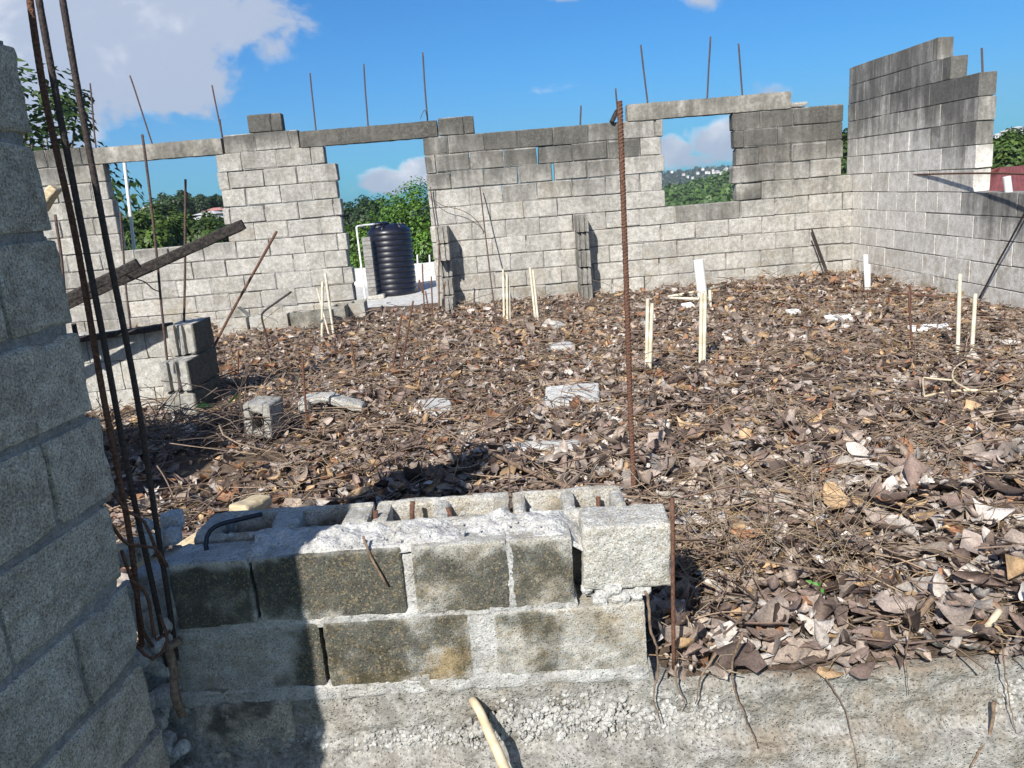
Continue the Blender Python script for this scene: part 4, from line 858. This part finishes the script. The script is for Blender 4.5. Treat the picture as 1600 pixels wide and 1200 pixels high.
bent=[P(265,1010,Y=1.82),P(272,1050,Y=1.80),P(273,1085,Y=1.79),P(285,1118,Y=1.79)]; mb=MB(); q=path([P(282,1000,Y=1.83)]+bent,.02); tube(mb,q,[.011+.002*nz(p,20) for p in q],9); tag(mb.build('root',MT['root'],None,q[-1],smooth=True),'thick pale bent root in the gap beside the low wall','root')
gr='dry roots hanging over the footing'
for i,(pp,r,lb) in enumerate([([(1010,925),(1020,990),(1028,1040),(1022,1090),(1030,1130)],.0055,'thick root hanging at the right end of low wall'),([(1055,1040),(1060,1075),(1070,1100),(1062,1112)],.004,'short root curling below the upright rod'),([(1118,1020),(1098,1055),(1085,1100)],.005,'dark root slanting left over the footing'),([(1160,990),(1145,1030),(1150,1085),(1170,1130),(1184,1170)],.005,'long crooked root hanging over the footing middle'),([(1290,1060),(1320,1110),(1340,1200)],.003,'fine long root crossing the footing to the bottom'),([(1420,960),(1418,1030),(1420,1085)],.003,'thin straight root under the forked root'),([(1555,1095),(1545,1150),(1515,1200)],.007,'thick root slanting down at bottom right'),([(1565,1000),(1575,1080),(1592,1170)],.003,'thin root hanging near the right frame edge')]):
    rod([P(x,y,Y=1.80-.028*((x-800)/600)-(.02 if y<1010 else 0)-.03*max(0,(y-1110)/90)) for x,y in pp],r*.62,lb,'root','root',gr,'root',6,.015)
rod([P(1560,955,z=.10),P(1545,975,z=.08),P(1530,985,z=.09),P(1480,985,z=.06)],.008,'pale forked root on the leaves at lower right','stick','root',None,'root',7,.02)
rod([P(1460,935,z=.10),P(1435,965,z=.07),P(1420,1010,z=.04)],.008,'stout brown root dropping to the footing edge','root','root',None,'root',7,.02)
rod([P(1040,830,z=.10),P(1080,850,z=.08),P(1120,872,z=.06)],.011,'reddish stick right behind the half block','root','stick',None,'stick',8,.03)
rod([P(568,838,Y=1.87),P(580,870,Y=1.845),P(605,915,Y=1.84)],.0035,'thin twig hanging over the sunlit face of low wall','root','twig',None,'twig',6,.02)
# ---------------------------------------------------------------- loose masonry on the floor
t=thing('concrete_block','single hollow block standing on end among leaves at left','block',P(405,690,z=0)); mb=MB(); c0=(.25,.42,.2)
w,h,dp=.165,.205,.20
for (x0,x1,z0,z1) in ((-w/2,-w/2+.050,0,h),(w/2-.047,w/2,0,h),(-w/2+.04,w/2-.04,h-.062,h),(-w/2+.04,w/2-.04,0,.05)): rock(mb,x0,x1,0,dp,z0,z1,.012,.005,30,.012,c=c0,seed=int(x0*99)%9+2,chip=.04)
rock(mb,-w/2+.01,w/2-.01,dp-.04,dp-.004,.01,h-.01,.02,.003,30,.01,c=c0); o=mb.build('block_body',MT['near'],None); o.parent=t; t.rotation_euler=(0,R(4),R(-8)); t.location=P(405,690,z=0)+Vector((0,0,.018))
def slab(px,py,L,Wd,H,rz,tilt,label,sd,st=.1,z=.035,group=None):
    p=P(px,py,z=0); p.z=gz(p.x,p.y)+z; t=thing('concrete_slab',label,'concrete slab',p,group); mb=MB(); rock(mb,-L/2,L/2,-Wd/2,Wd/2,-H/2,H/2,.012,.006,18,.014,c=(.66,st,.2),seed=sd,chip=.09)
    o=mb.build('slab_body',MT['cement'],None); o.parent=t; t.rotation_euler=(R(tilt[0]),R(tilt[1]),rz); return t
gs='broken concrete pieces lying in the leaves'
slab(895,634,.33,.27,.07,R(-6),(10,-2),'pale flat concrete slab lying on the leaves mid floor',4,group=gs); slab(682,645,.20,.22,.07,R(18),(9,6),'pale rough concrete lump left of the flat slab',6,group=gs)
slab(845,708,.40,.10,.05,R(-4),(4,0),'narrow pale strip of concrete half buried nearest low wall',8,group=gs,z=.015); slab(878,546,.20,.16,.05,R(5),(5,4),'small pale concrete chunk on the far middle floor',9,group=gs); slab(872,513,.14,.12,.06,R(30),(8,10),'smallest pale chunk near the leaning pipes',10,group=gs)
slab(1170,540,.55,.30,.03,R(5),(0,0),'thin grey slab patch bare of leaves at right',12,.35,.0,gs); slab(1050,660+800,.01,.01,.01,0,(0,0),'x',1) if False else None
t=thing('broken_block','broken hollow block half lying open like a tunnel','broken block',P(520,652,z=0)); mb=MB()
rock(mb,-.19,-.13,-.06,.10,-.02,.13,.012,.006,25,.014,c=(.6,.15,.2),seed=2,chip=.08); rock(mb,-.19,.02,-.02,.12,.10,.14,.012,.006,25,.012,c=(.6,.15,.2),seed=3,chip=.08); rock(mb,.0,.20,-.03,.11,.035,.085,.012,.006,25,.014,T=lambda p:(p[0],p[1],p[2]+.05-.35*(p[0])),c=(.6,.15,.2),seed=4,chip=.08)
o=mb.build('block_body',MT['near'],None); o.parent=t
for (px,py,L,rz,lb) in [(1310,497,.22,-.15,'white plastic fragment, middle of three near the right wall'),(1452,513,.30,-.12,'longest white plastic fragment before the right pipes'),(1240,488,.12,.1,'smallest white plastic fragment left of the others'),(1075,478,.12,.2,'white plastic scrap lying left of the thick pipe')]:
    p=P(px,py,z=.03); t=thing('plastic_fragment',lb,'fragment',p,'white plastic fragments on the leaves'); mb=MB(); rock(mb,-L/2,L/2,-.05,.05,-.012,.018,.015,.006,20,.01,seed=px,chip=.06); o=mb.build('fragment_body',MT['white'],None); o.parent=t; t.rotation_euler=(R(14),0,rz)
# two living bits of green
g=np.random.default_rng(3)
def sprig(px,py,z,n,L,label,sd,lo=(.05,.14,.02),hi=(.10,.26,.03),Y=None):
    p=P(px,py,z=z) if Y is None else P(px,py,Y=Y); cs=np.tile(np.array(p),(n,1))+np.random.default_rng(sd).normal(size=(n,3))*L*.25; nr=np.tile([0,-.5,.8],(n,1))+np.random.default_rng(sd+1).normal(size=(n,3))*.3; nr/=np.linalg.norm(nr,axis=1,keepdims=True)
    V,Q,C=leafset(cs,nr,L,L*.3,.2,lo,hi,sd); o=fastmesh('seedling',V-np.array(p),Q,C,MT['green'],smooth=False); o.location=p; tag(o,label,'plant')
sprig(1281,917,.12,4,.021,'tiny bright green seedling among leaves above the footing',2,(.04,.20,.02),(.07,.30,.03)); sprig(345,640,.08,4,.17,'green drooping leaf at the shaded side of low corner',5,(.03,.07,.02),(.07,.14,.03)); sprig(1000,620,.06,1,.02,'x',5) if False else None
# ---------------------------------------------------------------- leaf litter
g=np.random.default_rng(17)
def pts_on_floor(n,fn):
    out=[]; 
    while len(out)<n:
        x=g.uniform(-4.6,4.2); y=9.5-7.72*g.random()**.8
        if y<1.855-.03*(x+.9): continue
        if g.random()<fn(x,y): out.append((x,y))
    return np.array(out)
def dens(x,y):
    if y<2.2 and x<.36: return 0
    if x>.78*y+1.5 or -x>.78*y+.7: return 0
    d=.9 if y>3 else 1.0
    if x<-1.25 and 3.1<y<4.6: d=.25+.3*(nz((x,y,0),2)>0.1)
    if y>8.2: d*=.35+.5*(nz((x,y,0),1.6,3)>0)
    if x<-1.5 and y>6: d*=.7
    if x>1.9 and y<2.5: d*=.35+.5*(nz((x,y,0),2.5)>0)
    if y<1.93-.03*(x+.9): d*=.6
    return d
pal=np.array([(.245,.200,.172),(.155,.112,.094),(.40,.36,.325),(.36,.245,.14),(.072,.052,.042),(.235,.122,.068),(.19,.14,.115),(.30,.24,.195)])
def litter(n,med):
    p=pts_on_floor(n,dens); x,y=p[:,0],p[:,1]
    near=np.clip((5.2-y)/3.0,0,1)*np.clip((x+1.0)/1.6,.15,1)
    L=g.lognormal(math.log(med),.42,n)*(1+.5*near*g.random(n)); L=np.clip(L,.015,.15); Wd=L*g.uniform(.22,.38,n)
    z0=np.array([gz(a,b) for a,b in p]); lay=g.random(n)**1.6*(.035+.05*near)+.008
    clump=np.array([.5+.9*nz((a,b,0),3.2,6) for a,b in p]); lay*=np.clip(clump+.3,.25,1.8)
    yaw=g.uniform(0,2*math.pi,n); pitch=g.normal(0,.27,n); rol=g.normal(0,.38,n)
    up_=g.random(n)<.025; pitch[up_]=g.uniform(.6,1.25,up_.sum())
    bend=g.normal(.4,.9,n); fold=g.normal(.2,.55,n); tw=g.normal(0,1.1,n)
    us=np.array([0,.2,.42,.65,.85,1.0]); wp=np.array([.08,.72,1.0,.86,.5,.04]); vs=np.array([-1,-.5,0,.5,1])
    U,Vv=np.meshgrid(us,vs,indexing='ij'); WP=wp[:,None]*np.ones_like(Vv)
    ripple=g.normal(0,.15,(n,6,5))
    ang_=bend[:,None,None]*(U-.5)[None]*1.4
    Xl=L[:,None,None]*np.where(np.abs(ang_)>-1,(U-.5)[None]*np.sinc(ang_/math.pi/1.4),0)
    Zl=L[:,None,None]*bend[:,None,None]*((U-.5)**2)[None]*.8
    crl=np.clip(fold[:,None,None]*1.6*Vv[None],-2.2,2.2)
    tear=g.uniform(.75,1.15,(n,6,1)); tear[:,5]+=(g.random((n,1))<.25)*g.uniform(3,9,(n,1)); sidecut=np.where(Vv[None]>0,g.uniform(.6,1.1,(n,1,1)),g.uniform(.8,1.1,(n,1,1)))
    wl=Wd[:,None,None]*WP[None]*tear*sidecut*(1+g.normal(0,.10,(n,6,5)))
    Yl=wl*Vv[None]*np.cos(crl*.6)*(1+ripple*.6)
    Zl=Zl+wl*np.abs(Vv[None])*np.sin(np.abs(crl))*np.sign(fold)[:,None,None]+tw[:,None,None]*Yl*(U-.5)[None]+ripple*wl*.6
    cp,sp=np.cos(pitch)[:,None,None],np.sin(pitch)[:,None,None]; c2,s2=np.cos(rol)[:,None,None],np.sin(rol)[:,None,None]; cy_,sy_=np.cos(yaw)[:,None,None],np.sin(yaw)[:,None,None]
    Y1=Yl*c2-Zl*s2; Z1=Yl*s2+Zl*c2; X2=Xl*cp-Z1*sp; Z2=Xl*sp+Z1*cp; X3=X2*cy_-Y1*sy_; Y3=X2*sy_+Y1*cy_
    zmin=Z2.reshape(n,-1).min(1)
    zc=z0+lay-np.maximum(0,-zmin-.03)*-1*.6
    Vt=np.stack([X3+x[:,None,None],Y3+y[:,None,None],Z2+zc[:,None,None]],-1).reshape(-1,3)
    base=(np.arange(n)*30)[:,None,None]; ii,jj=np.meshgrid(np.arange(5),np.arange(4),indexing='ij')
    q=np.stack([ii*5+jj,ii*5+jj+1,(ii+1)*5+jj+1,(ii+1)*5+jj],-1).reshape(1,20,4); Qt=(base+q).reshape(-1,4)
    grey=np.clip(near*1.2,0,1)
    wts=np.stack([.22+.08*grey,.19+.0*grey,.09+.13*grey,.13-.09*grey,.10-.02*grey,.09-.07*grey,.12+0*grey,.12+.06*grey],1); wts/=wts.sum(1,keepdims=True)
    ci=(wts.cumsum(1)<g.random(n)[:,None]).sum(1).clip(0,7); col=pal[ci]*1.12*g.uniform(.7,1.35,(n,1))
    shade_=(1+.16*(np.abs(Vv)<.1)-.08*(np.abs(Vv)>.9)+.08*np.sin(U*9))[None]*(1+g.normal(0,.17,(n,6,5))); Cv=np.repeat(col,30,0)*shade_.reshape(-1,1); Cv=np.clip(Cv,.01,.8)
    return Vt,Qt,Cv
A=litter(38500,.066); B=litter(29000,.030)
tag(fastmesh('leaf_litter',np.concatenate([A[0],B[0]]),np.concatenate([A[1],B[1]+len(A[0])]),np.concatenate([A[2],B[2]]),MT['leaf'],smooth=True),'thick carpet of curled brown and grey dead leaves','leaf litter',kind='stuff')
# fine straw and twigs between the leaves
def straws(n,fn,l0,l1,r0,r1,hi,cols,seed,name,label,zz=.02,lift=.3):
    gg=np.random.default_rng(seed); V=[];Q=[];C=[];k=0
    p=pts_on_floor(n,fn)
    for (a,b) in p:
        l=gg.uniform(l0,l1); r=gg.uniform(r0,r1); yw=gg.uniform(0,6.28); cv=gg.normal()*1.2; el=abs(gg.normal())*lift; q=Vector((a,b,gz(a,b)+zz+gg.random()*hi)); cl=np.array(cols[gg.integers(len(cols))])*gg.uniform(.7,1.25)
        m=5
        for i in range(m):
            t=Vector((math.cos(yw)*math.cos(el),math.sin(yw)*math.cos(el),math.sin(el))); s=Vector((-math.sin(yw),math.cos(yw),0)); u=t.cross(s)
            for (da,db) in ((1,0),(-.5,.87),(-.5,-.87)): V.append(tuple(q+s*r*da+u*r*db)); C.append(cl)
            if i<m-1:
                for w in range(3): Q.append((k+i*3+w,k+i*3+(w+1)%3,k+(i+1)*3+(w+1)%3,k+(i+1)*3+w))
            q=q+t*(l/(m-1)); yw+=cv*.35; el-=lift*.5*gg.random()
        k+=m*3
    return tag(fastmesh(name,np.array(V),np.array(Q),np.array(C),MT['straw'],smooth=True),label,'litter',kind='stuff')
tan=[(.33,.235,.135),(.26,.175,.10),(.40,.31,.20),(.20,.13,.085),(.30,.24,.17)]
straws(7400,lambda a,b: dens(a,b)*(.35+.65*(nz((a,b,0),1.3,8)>.05)),.05,.22,.0010,.0024,.05,tan,3,'straw_litter','fine tan straw and stalks strewn between the dead leaves')
straws(1700,lambda a,b: dens(a,b)*.8 if b<6 else .3,.15,.5,.002,.0045,.07,[(.15,.10,.075),(.22,.155,.11),(.28,.20,.14)],4,'twig_litter','dry brown twigs scattered over the dead leaves',.03,.25)
straws(210,lambda a,b: 1.0 if (.42<a<1.15 and 2.15<b<2.75) else 0,.15,.45,.0008,.0018,.10,tan,5,'dry_stems','tangle of dry tan stems right behind the half block',.05,.6)
straws(170,lambda a,b: 1.0 if (-2.3<a<-1.3 and 4.1<b<4.75) else 0,.2,.5,.0015,.004,.10,[(.10,.075,.06),(.15,.11,.085)],6,'dry_vines','dark tangle of dry vines in the shade by low corner',.05,.6)
